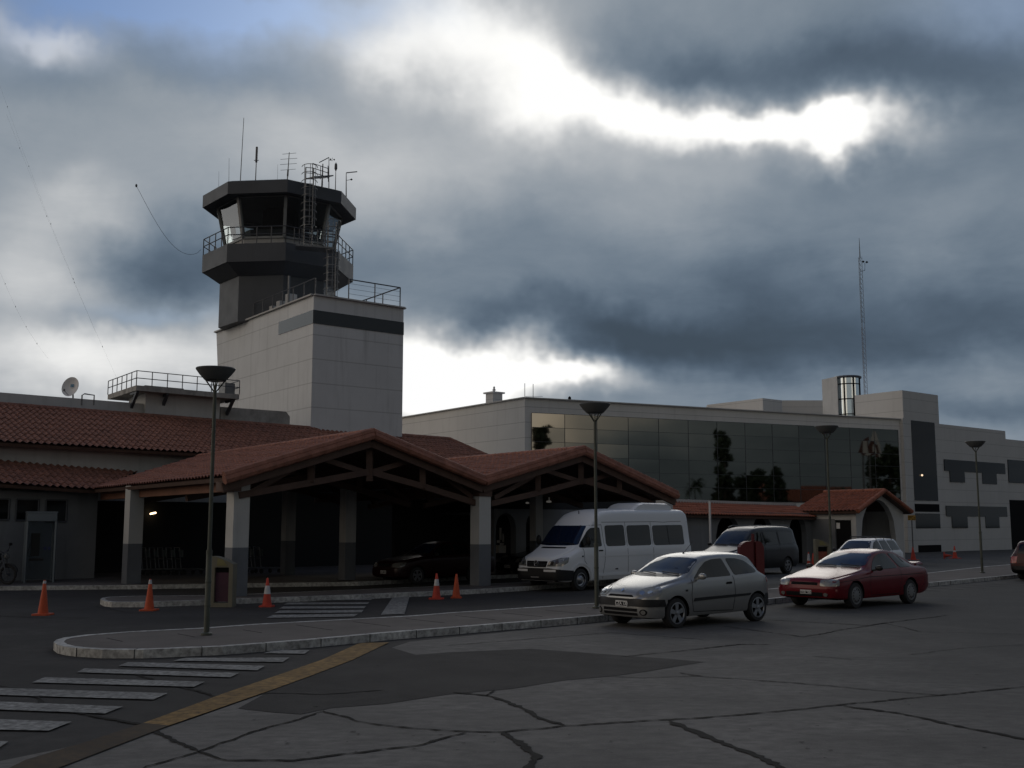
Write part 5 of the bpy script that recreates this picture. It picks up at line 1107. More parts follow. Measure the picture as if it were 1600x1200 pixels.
def generic(name, sp, pm, label, cat, scr, wins, head, bz, txt=None, style='disc', spoiler=None, rack=False, mir=None, grille=None, extra=None, gaps=None, bm_=None, cap=None, tail=None, mircol=None):
    c = Car(name, sp, pm, label, cat)
    (y0, z0, y1, z1) = scr
    c.patch('cowl', [(0, -y0 * .84, z0 + .005), (0, y0 * .84, z0 + .005), (0, y0 * .88, z0 + .045), (0, -y0 * .88, z0 + .045)], 0, m_plast, off=.004)
    c.patch('windscreen', [(0, -y0 * .98, z0 + .05), (0, -y0 * .4, z0 + .04), (0, y0 * .4, z0 + .04), (0, y0 * .98, z0 + .05), (0, y1, z1 - .01), (0, y1 * .4, z1), (0, -y1 * .4, z1), (0, -y1, z1 - .01)], 0, m_screen, rnd=.05)
    for w in wins: c.patch('side_window', [(x, 1, z) for x, z in w], 90, m_tint, rnd=.05, mirror=True, off=.008)
    c.lamps('headlight', head, 32, m_lens, off=.008, rnd=.03)
    b0, b1 = bz; L = sp['L']
    c.patch('front_bumper', [(0, -.76, b0), (0, .76, b0), (0, .76, b1), (0, -.76, b1)], 0, bm_ or m_plast, off=.022, thick=.05)
    c.patch('front_bumper', [(.08, 1, b0), (sp['axle'] - sp['R'] - .08, 1, b0), (sp['axle'] - sp['R'] - .08, 1, b1), (.08, 1, b1)], 90, bm_ or m_plast, off=.02, thick=.05, mirror=True)
    if grille: c.patch('grille', [(0, -grille[0], grille[1]), (0, grille[0], grille[1]), (0, grille[0], grille[2]), (0, -grille[0], grille[2])], 0, m_black, off=.006, rnd=.01)
    tl = tail or (L - .12, .62, b1 + .12, b1 + .36)
    c.patch('tail_lamp', [(tl[0], tl[1] + .1, tl[2]), (L, tl[1] - .1, tl[2]), (L, tl[1] - .1, tl[3]), (tl[0], tl[1] + .1, tl[3])], 160, m_redl, off=.008, mirror=True)
    zt_ = sp['zb'][-2][1]; c.patch('rear_window', [(L, -.5, zt_ + .1), (L, .5, zt_ + .1), (L, .46, max(v for _, v in sp['zr']) - .13), (L, -.46, max(v for _, v in sp['zr']) - .13)], 180, m_tint, rnd=.05)
    c.patch('rear_bumper', [(L, -.7, b0 + .05), (L, .7, b0 + .05), (L, .7, b1 + .02), (L, -.7, b1 + .02)], 180, bm_ or m_plast, off=.03, thick=.05)
    if gaps: c.gaps([([(x, 1, z) for x, z in g], 90) for g in gaps])
    c.wheels(style, cap)
    if mir: c.mirrors(*mir, mircol or m_plast)
    c.wipers([((0, y0 * .85, z0 + .02), (0, y0 * .1, z0 + .06)), ((0, 0, z0 + .02), (0, -y0 * .8, z0 + .05))])
    if txt: c.plate(0, .0, (b0 + b1) / 2, txt)
    return c
# ---- red fastback coupe
sp_coupe = dict(L=4.36, axle=.86, wb=2.44, R=.295, tw=.185, rimf=.66, rr=.10, crown=.03, gap=.05,
  zr=[(0, .56), (.03, .62), (.10, .68), (.5, .755), (1.2, .87), (1.34, .895), (1.65, 1.07), (2.02, 1.235), (2.25, 1.285), (2.6, 1.31), (3.0, 1.285), (3.4, 1.17), (3.8, 1.0), (4.05, .93), (4.2, .90), (4.32, .80), (4.36, .62)],
  zb=[(0, .50), (.12, .62), (.5, .70), (1.3, .79), (2.2, .82), (3.3, .85), (3.9, .86), (4.2, .82), (4.36, .56)],
  zs=[(0, .33), (.06, .24), (.4, .20), (3.8, .22), (4.2, .30), (4.36, .38)],
  w=[(0, .62), (.03, .70), (.12, .78), (.4, .825), (1.0, .845), (3.3, .845), (4.0, .82), (4.25, .77), (4.36, .68)],
  wt=[(0, .52), (.2, .62), (1.1, .77), (1.45, .74), (2.05, .60), (2.7, .575), (3.3, .56), (3.9, .62), (4.36, .56)])
m_red = paint('red_paint', (.115, .005, .010), .1, .24)
coupe = generic('red_coupe', sp_coupe, m_red, 'red fastback coupe parked by the kerb behind the silver hatchback', 'car', (.71, .90, .555, 1.225),
  [[(1.62, .85), (1.86, 1.03), (2.12, 1.17), (2.3, 1.215), (2.58, 1.225), (2.78, .875)], [(2.90, .885), (2.70, 1.225), (2.98, 1.20), (3.25, 1.09), (3.48, .94), (3.40, .89)]],
  [(.04, .40, .52), (.04, .42, .655), (.14, .68, .67), (.24, .79, .66), (.24, .79, .53), (.10, .72, .52)], (.27, .46), bm_=m_red, style='disc', cap=mat('hubcap_grey', (.17, .175, .18), .5, .3), mir=(1.66, .83, .90), grille=(.36, .54, .60), mircol=m_plast,
  gaps=[[(1.52, .82), (1.46, .55), (1.5, .28)], [(2.84, .88), (2.88, .6), (2.74, .28)], [(1.5, .28), (2.74, .28)], [(.15, .60), (1.4, .70), (4.2, .72)]])
coupe.patch('lower_grille', [(0, -.5, .30), (0, .5, .30), (0, .5, .38), (0, -.5, .38)], 0, m_black, off=.028)
coupe.plate(0, .05, .38, 'TKB 906', .30, .09); coupe.lamps('fog_lamp', [(0, .58 + .05 * math.cos(i * math.pi / 5), .34 + .035 * math.sin(i * math.pi / 5)) for i in range(10)], 10, m_lens, off=.04)
b = MB(); x = coupe.x0 - 4.05; k = len(b.v)
for y in (-.66, -.6, -.3, 0, .3, .6, .66):
    e = .04 if abs(y) > .63 else 0; b.v += [V(x + .12 - e, y, .965 - e), V(x - .16, y, .99 - e), V(x - .17, y, .955 - e), V(x + .1 - e, y, .93)]
for i in range(6):
    for j in range(4): b.f.append([k + i * 4 + j, k + i * 4 + (j + 1) % 4, k + (i + 1) * 4 + (j + 1) % 4, k + (i + 1) * 4 + j]); b.m.append(0)
b.f += [[k, k + 1, k + 2, k + 3], [k + 24, k + 25, k + 26, k + 27]]; b.m += [0, 0]
b.build('rear_spoiler', m_red, parent=coupe.root, local=True)
coupe.put(G(1334, 950.5), 220.5); coupe.root.scale = (1.03, 1.03, 1.05)
m_silver = paint('silver_paint', (.27, .272, .27), .5, .27)
clio = hatch('silver_hatchback', m_silver, 'silver three door hatchback parked on the road beside the kerb, nearest car')
clio.put(G(1054, 981.5), 219)
m_vanw = paint('white_paint', (.66, .68, .70), 0, .35)
van = minibus('white_minibus', m_vanw, 'white high roof minibus with side windows parked in front of the second gable')
van.put(G(905, 923.0), 224.5)
# ---- dark grey people carrier
sp_mpv = dict(L=5.03, axle=.92, wb=3.08, R=.335, tw=.21, rimf=.66, rr=.14, crown=.03, gap=.055,
  zr=[(0, .66), (.03, .80), (.12, .92), (.4, 1.0), (.85, 1.12), (.95, 1.16), (1.35, 1.50), (1.72, 1.76), (2.0, 1.87), (2.5, 1.92), (3.6, 1.94), (4.6, 1.92), (4.82, 1.84), (4.96, 1.5), (5.03, 1.0)],
  zb=[(0, .60), (.12, .80), (.5, .94), (1.0, 1.05), (2.0, 1.10), (4.6, 1.14), (4.9, 1.1), (5.03, .85)],
  zs=[(0, .36), (.06, .28), (.4, .25), (4.6, .27), (5.03, .42)],
  w=[(0, .66), (.03, .76), (.12, .84), (.4, .90), (4.4, .91), (4.8, .88), (4.95, .84), (5.03, .76)],
  wt=[(0, .5), (.3, .66), (.9, .78), (1.7, .72), (2.4, .72), (4.6, .70), (5.03, .64)])
m_dgrey = paint('dark_grey_paint', (.028, .029, .032), .2, .35)
mpv = generic('grey_people_carrier', sp_mpv, m_dgrey, 'dark grey people carrier behind the silver hatchback and the minibus', 'van', (.74, 1.18, .64, 1.74),
  [[(1.2, 1.16), (1.5, 1.42), (1.78, 1.62), (2.05, 1.70), (2.25, 1.71), (2.28, 1.18)], [(2.42, 1.19), (2.40, 1.71), (3.36, 1.72), (3.38, 1.20)], [(3.52, 1.20), (3.50, 1.72), (4.50, 1.70), (4.66, 1.60), (4.70, 1.26)]],
  [(.05, .44, .74), (.06, .5, .86), (.3, .78, .92), (.42, .88, .92), (.40, .88, .80), (.14, .72, .72)], (.34, .62), style='spoke', mir=(1.25, .90, 1.22), grille=(.38, .70, .82), gaps=[[(1.2, 1.1), (1.22, .4)], [(2.35, 1.8), (2.35, .35)], [(3.45, 1.8), (3.45, .9)]], bm_=m_dgrey)
dm = R(224.5); rl = g0(D(1229, 895, 45.5)); fl_ = rl + V(math.cos(dm), math.sin(dm), 0) * 3.08; mpv.put(fl_, 224.5)
b = MB()
for sg in (1, -1): b.tube([V(mpv.x0 - 2.0, sg * .62, 1.90), V(mpv.x0 - 2.3, sg * .62, 1.97), V(mpv.x0 - 4.4, sg * .62, 1.98), V(mpv.x0 - 4.6, sg * .62, 1.92)], .016, 6)
b.build('roof_rail', m_steel, parent=mpv.root, local=True)
# ---- white estate car
sp_est = dict(L=4.35, axle=.80, wb=2.5, R=.295, tw=.18, rimf=.64, rr=.11, crown=.025, gap=.05,
  zr=[(0, .60), (.04, .70), (.15, .78), (.6, .86), (1.1, .93), (1.2, .95), (1.55, 1.17), (1.85, 1.35), (2.05, 1.40), (2.6, 1.43), (3.9, 1.42), (4.05, 1.36), (4.25, 1.0), (4.35, .70)],
  zb=[(0, .55), (.15, .70), (.6, .78), (1.2, .85), (2.4, .88), (4.0, .90), (4.2, .86), (4.35, .62)],
  zs=[(0, .35), (.06, .25), (.4, .21), (3.9, .23), (4.35, .38)],
  w=[(0, .62), (.04, .72), (.15, .80), (.5, .84), (3.8, .845), (4.2, .80), (4.35, .72)],
  wt=[(0, .5), (.2, .62), (1.1, .72), (1.9, .60), (2.5, .59), (3.9, .58), (4.35, .56)])
est = generic('white_estate_car', sp_est, m_vanw, 'white estate car with roof rack behind the red coupe', 'car', (.67, .97, .54, 1.345),
  [[(1.5, .92), (1.72, 1.12), (1.95, 1.30), (2.12, 1.345), (2.3, 1.35), (2.36, .93)], [(2.46, .93), (2.40, 1.35), (3.02, 1.35), (3.12, .94)], [(3.22, .95), (3.12, 1.35), (3.80, 1.345), (4.0, 1.02), (3.98, .96)]],
  [(.04, .44, .60), (.05, .48, .72), (.2, .72, .76), (.3, .80, .74), (.28, .80, .64), (.1, .7, .60)], (.30, .50), style='steel', mir=(1.5, .83, .98), grille=(.4, .62, .70), gaps=[[(1.42, .88), (1.44, .3)], [(2.42, 1.38), (2.44, .28)], [(3.16, 1.38), (3.2, .6)]])
b = MB()
for x in (2.2, 2.9, 3.6): b.tube([V(est.x0 - x, -.58, 1.36), V(est.x0 - x, -.56, 1.50), V(est.x0 - x, .56, 1.50), V(est.x0 - x, .58, 1.36)], .018, 6)
for y in (-.5, 0, .5): b.tube([V(est.x0 - 2.1, y, 1.51), V(est.x0 - 3.7, y, 1.51)], .014, 6)
b.build('roof_rack', m_plast, parent=est.root, local=True)
est.put(g0(D(1352, 884, 44.2)), 226)
# ---- dark saloons under the carport and the car cut by the right edge
sp_sal = dict(sp_est); sp_sal['L'] = 4.4
sp_sal['zr'] = [(0, .58), (.04, .68), (.15, .77), (.6, .86), (1.2, .95), (1.3, .97), (1.65, 1.18), (1.98, 1.35), (2.25, 1.40), (2.8, 1.41), (3.2, 1.33), (3.6, 1.10), (3.75, 1.03), (4.2, 1.0), (4.36, .86), (4.4, .68)]
sp_sal['wt'] = [(0, .5), (.2, .62), (1.2, .72), (1.95, .59), (2.8, .58), (3.5, .60), (3.8, .70), (4.4, .62)]; sp_sal['w'] = [(0, .62), (.04, .72), (.15, .80), (.5, .84), (3.8, .845), (4.25, .80), (4.4, .72)]; sp_sal['zb'] = [(0, .53), (.15, .68), (.6, .78), (1.2, .87), (2.4, .90), (4.0, .93), (4.25, .88), (4.4, .62)]
sp_sal['zs'] = [(0, .35), (.06, .25), (.4, .21), (3.9, .23), (4.4, .38)]
def saloon(name, pm, label):
    return generic(name, sp_sal, pm, label, 'car', (.68, .99, .54, 1.335), [[(1.5, .95), (1.85, 1.20), (2.1, 1.315), (2.38, 1.33), (2.42, .96)], [(2.52, .96), (2.48, 1.33), (2.9, 1.31), (3.2, 1.16), (3.4, .99)]],
      [(.03, .40, .58), (.05, .44, .70), (.2, .72, .75), (.34, .82, .74), (.28, .80, .62), (.1, .7, .57)], (.30, .52), txt='RLM 217', style='spoke', mir=(1.5, .83, 1.0), grille=(.34, .60, .69), gaps=[[(1.44, .9), (1.44, .3)], [(2.46, 1.38), (2.48, .28)]], bm_=pm)
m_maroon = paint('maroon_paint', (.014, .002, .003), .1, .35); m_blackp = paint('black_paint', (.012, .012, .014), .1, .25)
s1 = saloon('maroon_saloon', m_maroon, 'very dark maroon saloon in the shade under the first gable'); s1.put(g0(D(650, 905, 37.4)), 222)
s2 = saloon('black_saloon', m_blackp, 'black saloon with its nose showing left of the minibus'); s2.put(g0(D(838, 900, 42.5)), 224)
edge = generic('dark_red_hatchback', sp_est, paint('dark_red_paint', (.035, .004, .005), .1, .4), 'dark red car cut off by the right edge of the view', 'car', (.67, .97, .54, 1.345),
  [[(1.5, .92), (1.95, 1.30), (2.3, 1.35), (2.36, .93)], [(2.46, .93), (2.40, 1.35), (3.02, 1.35), (3.12, .94)], [(3.22, .95), (3.12, 1.35), (3.80, 1.345), (3.98, .96)]],
  [(.04, .44, .60), (.05, .48, .72), (.2, .72, .76), (.3, .80, .74), (.28, .80, .64), (.1, .7, .60)], (.30, .50), style='disc', mir=(1.5, .83, .98))
pe_ = g0(D(1588, 895, 40.0)); hd = R(44); edge.root.location = pe_ + V(math.cos(hd), math.sin(hd), 0) * (4.35 - edge.x0) + V(math.sin(hd), -math.cos(hd), 0) * .55; edge.root.rotation_euler = (0, 0, hd)

# ================================================================== STREET FURNITURE
m_cone = mat('cone_orange', (.50, .075, .018), .7, var=.12, vscale=8, tint=(.3, .05, .02)); m_coner = mat('cone_red', (.40, .04, .02), .7, var=.15, vscale=8); m_cband = mat('cone_band', (.45, .45, .46), .6, var=.15, vscale=10)
def cone(p, h, label, m=m_cone, bands=((.55, .74),), base=.19, group='traffic cones standing on the roadway', z=None, rb=.115):
    r = thing('traffic_cone', p, label, 'traffic cone', group); b = MB(); R0, R1 = rb, .026
    def rad(t): return R0 + (R1 - R0) * t
    b.lathe([(rad(0), .03), (rad(.5), h * .5), (rad(1), h - .01), (rad(1) * .6, h)], n=18); b.build('cone_body', m, parent=r, local=True, smooth=40)
    b = MB(); b.prism([V(-base, -base * .8, 0), V(-base * .8, -base, 0), V(base * .8, -base, 0), V(base, -base * .8, 0), V(base, base * .8, 0), V(base * .8, base, 0), V(-base * .8, base, 0), V(-base, base * .8, 0)], 0, .035); b.build('cone_base', m, parent=r, local=True)
    for t0, t1 in bands:
        b = MB(); b.lathe([(rad(t0) + .003, .03 + (h - .03) * t0), (rad(t1) + .003, .03 + (h - .03) * t1)], n=18); b.build('band', m_cband, parent=r, local=True, smooth=40)
    return r
cone(G(67, 961), .77, 'orange cone standing alone on the road at the far left', bands=((.90, .98),))
cone(G(233, 954), .73, 'orange cone with pale tip in front of the end of the second kerb', bands=((.84, .98),))
cone(G(417, 948), .70, 'white banded red cone beside the thin crosswalk lines', m=m_coner, bands=((.42, .72),), base=.17, rb=.12)
cone(G(682, 936), .69, 'white banded red cone right of the broad white road line', m=m_coner, bands=((.50, .76),), base=.20, rb=.12)
cone(G(713, 934.5), .66, 'plain orange cone without band next to the banded one', bands=(), base=.15, rb=.115)
cone(g0(D(1427, 872, 63)), .75, 'faded red cone behind the tail of the red coupe', m=m_coner, bands=(), base=.25, rb=.16)
cone(g0(D(1492, 869, 66)), .75, 'red cone on the far road below the stepped windows', m=m_coner, bands=((.5, .62),), base=.3, rb=.15)
c3 = cone(g0(D(1475, 868, 65)), .45, 'red cone lying on its side on the far road', m=m_coner, bands=(), base=.2); c3.rotation_euler = (R(90), 0, R(60)); c3.location.z = .2
cone(g0(D(1264, 885, 49)), .8, 'pale red cone between the people carrier and the yellow stand', m=m_coner, bands=((.5, .9),)); cone(g0(D(1271, 885, 50)), .72, 'red cone close behind the pale red one', m=m_coner, bands=())
# street lamps
lampg = 'street lamps with bowl heads along the island'
def street_lamp(base, h, label, rd, tiltx=0):
    r = thing('street_lamp', base, label, 'street lamp', lampg); b = MB()
    b.tube([V(0, 0, 0), V(0, 0, h * .30), V(0, 0, h * .305)], [.050, .050, .037], 12); b.tube([V(0, 0, h * .30), V(0, 0, h - .42)], [.037, .032], 12); b.lathe([(.056, h * .295), (.056, h * .31)], n=12)
    for z in (.23, .42): b.lathe([(.052, h * z * .45), (.058, h * z * .45 + .02), (.052, h * z * .45 + .04)], n=12)
    b.lathe([(.10, 0), (.10, .03), (.065, .05)], n=12); b.build('pole', m_lampm, parent=r, local=True, smooth=40)
    b = MB()
    for k in range(4): a = k * math.pi / 2 + .5; b.tube([V(0, 0, h - .46), V(math.cos(a) * rd * .52, math.sin(a) * rd * .52, h - .22)], .013, 6)
    b.tube([V(0, 0, h - .44), V(0, 0, h - .2)], .012, 6); b.build('bracket', m_lampm, parent=r, local=True)
    b = MB(); b.lathe([(rd * .50, h - .235), (rd * .55, h - .225), (rd * .80, h - .13), (rd * .97, h - .05), (rd, h - .03), (rd * .98, h - .015), (rd * .6, h), (.02, h + .01)], n=28); b.build('lamp_bowl', mat('lamp_bowl_grey', (.075, .08, .082), .6, var=.1), parent=r, local=True, smooth=35)
    b = MB(); b.lathe([(rd * .45, h - .245), (rd * .2, h - .26), (.02, h - .265)], n=20); b.build('lamp_glass', mat('lamp_glass', (.3, .3, .29), .3), parent=r, local=True, smooth=35)
    return r
l = G(322.5, 992, .13); street_lamp(l, D(331, 574, l.y).z - .13, 'nearest street lamp with wide bowl head at the left end of the island', .345)
l = G(932.5, 950, .13); street_lamp(l, D(928, 630, l.y).z - .13, 'street lamp between the white minibus and the silver hatchback', .36)
l = g0(D(1300, 900, 34.2)) + V(0, 0, .13); street_lamp(l, D(1291, 665, 34.2).z - .13, 'street lamp behind the red coupe in front of the gatehouse', .365)
l = G(1535, 895, .13); street_lamp(l, D(1524, 689, l.y).z - .13, 'farthest street lamp on the island at the right before the stepped windows', .385)
# yellow framed ticket stands
m_ybox = mat('pale_yellow', (.14, .13, .095), .75, var=.15, vscale=3); m_ypanel = mat('yellow_panel', (.17, .15, .06), .6, var=.2); m_purple = mat('maroon_panel', (.055, .016, .032), .7, var=.2); m_orp = mat('orange_red_panel', (.20, .05, .03), .7, var=.2)
def stand(p, label, w, h, panel, rot):
    r = thing('information_stand', p, label, 'stand', 'yellow framed stands on the islands', rot=rot); d = .32
    def arc_(x): t = (x + w / 2) / w; return h - .02 - .20 * t ** 1.6 if t > .12 else h - .03 + .0
    xs = [-w / 2 + w * i / 12 for i in range(13)]
    b = MB(); pw = .10
    b.box((-w / 2 + pw / 2, 0, (h - .30) / 2), (pw, d, h - .30)); b.box((w / 2 - pw / 2, 0, (h - .30) / 2), (pw, d, h - .30)); b.box((0, 0, .05), (w - 2 * pw - .004, d, .10))
    for x0, x1 in zip(xs[:-1], xs[1:]): b.slab([V(x0, -d / 2, h - .30), V(x1, -d / 2, h - .30), V(x1, -d / 2, arc_(x1)), V(x0, -d / 2, arc_(x0))], V(0, d, 0))
    b.build('frame', m_ybox, parent=r, local=True)
    b = MB(); b.box((.005, -d / 2 + .10, h * .38), (w - 2 * pw - .006, .04, h * .56)); b.build('panel', panel, parent=r, local=True)
    b = MB(); b.box((.005, -d / 2 + .12, h * .72), (w - 2 * pw - .006, .04, h * .12)); b.build('dark_panel', m_black, parent=r, local=True)
    b = MB(); b.slab([V(-w * .22, -d / 2 - .004, h - .26), V(w * .25, -d / 2 - .004, h - .26), V(w * .05, -d / 2 - .004, h - .12), V(-w * .2, -d / 2 - .004, h - .08)], V(0, -.006, 0)); b.build('yellow_label', m_ypanel, parent=r, local=True)
    return r
stand(G(348, 948), 'pale yellow framed stand with maroon panel beside the front left column', .56, 1.26, m_purple, R(-4))
stand(g0(D(1285, 890, 42.5)), 'pale yellow framed stand with red panel behind the red coupe', .56, 1.48, m_orp, R(0))
# telephone booth
pb0, pb1 = g0(G(38, 911, .13)), g0(G(83, 910, .13)); ub = (pb1 - pb0).normalized(); bw = (pb1 - pb0).length; booth = thing('telephone_booth', (pb0.x, pb0.y, .13), 'glazed telephone booth with pale header by the left wall', 'telephone booth')
vb = V(-ub.y, ub.x, 0); hb_ = D(40, 799, pb0.y).z - .13; m_bfr = mat('booth_frame', (.13, .15, .165), .5, .2); m_bgl = bpy.data.materials.new('booth_glass'); m_bgl.use_nodes = True; q = m_bgl.node_tree.nodes['Principled BSDF']; q.inputs['Base Color'].default_value = (.5, .56, .6, 1); q.inputs['Transmission Weight'].default_value = .95; q.inputs['Roughness'].default_value = .05; q.inputs['IOR'].default_value = 1.02
b = MB(); P4 = [pb0, pb1, pb1 + vb * .9, pb0 + vb * .9]
for p in P4: b.bar(V(p.x, p.y, .13), V(p.x, p.y, .13 + hb_ - .32), .06)
b.bar(P4[0] + V(0, 0, .16), P4[3] + V(0, 0, .16), .05); b.bar(P4[1] + V(0, 0, .16), P4[2] + V(0, 0, .16), .05); b.build('frame', m_bfr, parent=booth)
b = MB(); b.prism([p + (p - (P4[0] + P4[2]) / 2) * .06 for p in P4], .13 + hb_ - .32, .13 + hb_ - .05); b.build('header', m_bfr, parent=booth, bevel=.02)
b = MB(); b.prism([p + (p - (P4[0] + P4[2]) / 2) * .09 for p in P4], .13 + hb_ - .048, .13 + hb_); b.build('roof', m_bfr, parent=booth)
for a, c in ((0, 3), (1, 2), (3, 2)):
    n = vb if (a, c) == (3, 2) else ub; b = MB(); b.slab([P4[a] + V(0, 0, .2), P4[c] + V(0, 0, .2), P4[c] + V(0, 0, hb_ - .2), P4[a] + V(0, 0, hb_ - .2)], n * .012); b.build('glass_panel', m_bgl, parent=booth)
b = MB(); pc = pb0 + ub * .30 + vb * .55; b.box((pc.x, pc.y, 1.35), (.26, .2, .75), a=ub); b.box((pc.x + .02, pc.y - .14, 1.5), (.10, .08, .3), a=ub); b.box((pc.x + .05, pc.y, .86), (.42, .3, .08), a=ub); b.tube([pc + V(-.1, -.14, 1.4), pc + V(-.16, -.22, 1.0), pc + V(.0, -.2, .95), pc + V(.05, -.14, 1.2)], .014, 6); b.build('telephone', m_plast, parent=booth)
b = MB(); pc = pb0 + ub * .68 + vb * .88
for dx in (-.06, .08): b.box((pc.x + dx, pc.y, 1.22), (.09, .02, .11), a=ub)
b.build('sticker', mat('blue_sticker', (.06, .07, .18), .6), parent=booth)
# dark planter
pp_ = g0(G(126, 902, .13)); b = MB(); b.lathe([(.17, .13), (.25, .25), (.27, .42), (.22, .58), (.25, .62), (.22, .62), (.18, .5)], pp_, 20); b.build('planter', m_plast, loc=(pp_.x, pp_.y, .13), smooth=40, label='dark round pot standing by the corner of the left wall', category='pot')
# motorcycle at the left edge
mc0 = g0(G(2, 913, .13)) + V(0, 0, .13); bike = thing('motorcycle', mc0, 'dark motorcycle parked against the wall at the left edge', 'motorcycle', rot=R(-12))
for x in (-1.05, .22):
    b = MB(); b.tube([V(x + .27 * math.cos(a), 0, .30 + .27 * math.sin(a)) for a in [i * math.pi / 12 for i in range(24)]], .042, 8, closed=True); w = b.build('wheel', m_rubber, parent=bike, local=True, smooth=40)
    b = MB(); b.lathe([(.05, -.05), (.05, .05)], V(x, 0, .3), 10, axis='y')
    for k in range(8): a = k * math.pi / 4; b.tube([V(x, 0, .3), V(x + .24 * math.cos(a), 0, .3 + .24 * math.sin(a))], .006, 4)
    b.build('spokes', m_rail, parent=bike, local=True).parent = w
b = MB()
for s_ in (-.09, .09): b.tube([V(.22, s_, .3), V(.02, s_, .92)], .024, 8)
b.tube([V(.02, 0, .9), V(-.35, 0, .80), V(-.9, 0, .74)], .03, 6); b.tube([V(.02, 0, .75), V(-.25, 0, .35), V(-.65, 0, .35), V(-1.05, 0, .3)], .03, 6); b.build('frame', m_rail, parent=bike, local=True)
b = MB(); k = len(b.v)
for x, w_, z0_, z1_ in ((-.02, .05, .78, .86), (-.1, .12, .74, .98), (-.35, .13, .72, .98), (-.5, .08, .72, .86)):
    b.v += [V(x, w_ * math.cos(a), (z0_ + z1_) / 2 + (z1_ - z0_) / 2 * math.sin(a)) for a in [i * math.pi / 5 for i in range(10)]]
for i in range(3):
    for j in range(10): b.f.append([k + i * 10 + j, k + i * 10 + (j + 1) % 10, k + (i + 1) * 10 + (j + 1) % 10, k + (i + 1) * 10 + j]); b.m.append(0)
b.f += [[k + j for j in range(10)], [k + 30 + j for j in range(10)]]; b.m += [0, 0]; b.build('tank', m_plast, parent=bike, local=True, smooth=50)
b = MB(); b.box((-.78, 0, .82), (.6, .22, .09)); b.build('seat', m_rubber, parent=bike, local=True, bevel=.03)
b = MB(); b.box((-.38, 0, .45), (.38, .26, .32)); b.tube([V(-.3, .14, .4), V(-.5, .15, .25), V(-1.15, .15, .32)], [.025, .025, .045], 8); b.build('engine', m_steel, parent=bike, local=True, bevel=.03)
b = MB(); b.tube([V(-.12, -.36, 1.02), V(.0, -.2, 1.06), V(.02, 0, .98), V(.0, .2, 1.06), V(-.12, .36, 1.02)], .016, 6); b.build('handlebar', m_rail, parent=bike, local=True)
b = MB(); b.lathe([(.03, -.1), (.09, -.03), (.10, .04), (.02, .06)], V(0, 0, 0), 14, axis='y'); b.v = [V(.14 + v.y, v.x, .88 + v.z) for v in b.v]; b.build('headlight', m_lens, parent=bike, local=True, smooth=40)
for s_ in (-1, 1):
    b = MB(); b.tube([V(-.05, s_ * .3, 1.04), V(-.03, s_ * .36, 1.22)], .01, 6); b.box((-.03, s_ * .38, 1.25), (.03, .13, .09)); b.build('mirror', m_plast, parent=bike, local=True)
b = MB(); b.tube([V(.22 + .33 * math.cos(a), 0, .30 + .33 * math.sin(a)) for a in [.3 + i * .25 for i in range(8)]], .045, 6); b.tube([V(-1.05 + .33 * math.cos(a), 0, .30 + .33 * math.sin(a)) for a in [1.0 + i * .25 for i in range(8)]], .05, 6); b.build('mudguards', m_plast, parent=bike, local=True)
# luggage trolleys nested in the shade
def trolley(p, rot, label=None):
    r = thing('luggage_trolley', p, label, 'trolley', 'luggage trolleys nested under the carport', rot=rot); b = MB()
    b.tube([V(-.45, -.3, .22), V(.45, -.22, .2), V(.45, .22, .2), V(-.45, .3, .22)], .018, 6); b.tube([V(-.45, -.3, .22), V(-.55, -.3, 1.02), V(-.55, .3, 1.02), V(-.45, .3, .22)], .02, 6)
    for i in range(5): b.tube([V(-.45 + i * .2, -.27, .22), V(-.45 + i * .2, .27, .22)], .012, 5)
    b.tube([V(-.5, -.3, .6), V(-.5, .3, .6)], .014, 5); b.build('frame', m_steel, parent=r, local=True)
    b = MB(); b.box((-.40, 0, .80), (.03, .56, .26)); b.build('advert_panel', mat('trolley_panel', (.10, .12, .12), .6), parent=r, local=True)
    for x, y in ((-.42, -.28), (-.42, .28), (.42, 0)): b = MB(); b.lathe([(.075, -.02), (.075, .02)], V(x, y, .08), 12, axis='y'); b.build('wheel', m_rubber, parent=r, local=True)
    return r
t0 = g0(D(232, 893, 41.5)) + V(0, 0, .13); tr = trolley(t0, R(35), 'trolley in the nested row behind the left column')
tr['label'] = 'leftmost trolley of the nested row behind the left column'
for i in range(1, 6): c = copy_tree(tr); c.location = t0 + V(.30 * i, .05 * i, 0); c['label'] = ['second', 'third', 'fourth', 'fifth', 'rightmost'][i - 1] + ' trolley from the left in the nested row behind the left column' if i < 5 else 'rightmost trolley of the nested row behind the left column'
t1 = g0(D(392, 893, 43)) + V(0, 0, .13)
for i in range(3): c = copy_tree(tr); c.location = t1 + V(.34 * i, .05 * i, 0); c['label'] = ['leftmost trolley of the short row right of the front left column', 'middle trolley of the short row right of the front left column', 'rightmost trolley of the short row right of the front left column'][i]; c['group'] = 'short row of luggage trolleys'
# red double panel cabinet on a post
rp = g0(D(1177, 900, 33.5)) + V(0, 0, .13); rc_ = thing('payphone_pedestal', rp, 'dark red twin hooded pedestal rising behind the silver hatchback', 'pedestal', rot=R(10))
m_redc = mat('red_enamel', (.085, .004, .007), .5, var=.1)
b = MB(); b.box((.02, 0, .80), (.07, .07, 1.6)); b.build('post', m_redc, parent=rc_, local=True)
for sx_, w_ in ((-1, .42), (1, .26)):
    xs = [i / 8 for i in range(9)]; b = MB(); x0 = .02 + sx_ * .04
    prof = [V(x0, 0, .25)] + [V(x0 + sx_ * w_ * t, 0, 1.38 - (.18 * t ** 4)) for t in xs] + [V(x0 + sx_ * w_, 0, .35)]
    b.slab([p + V(0, -.12, 0) for p in prof], V(0, .24, 0)); b.build('hood', m_redc, parent=rc_, local=True)
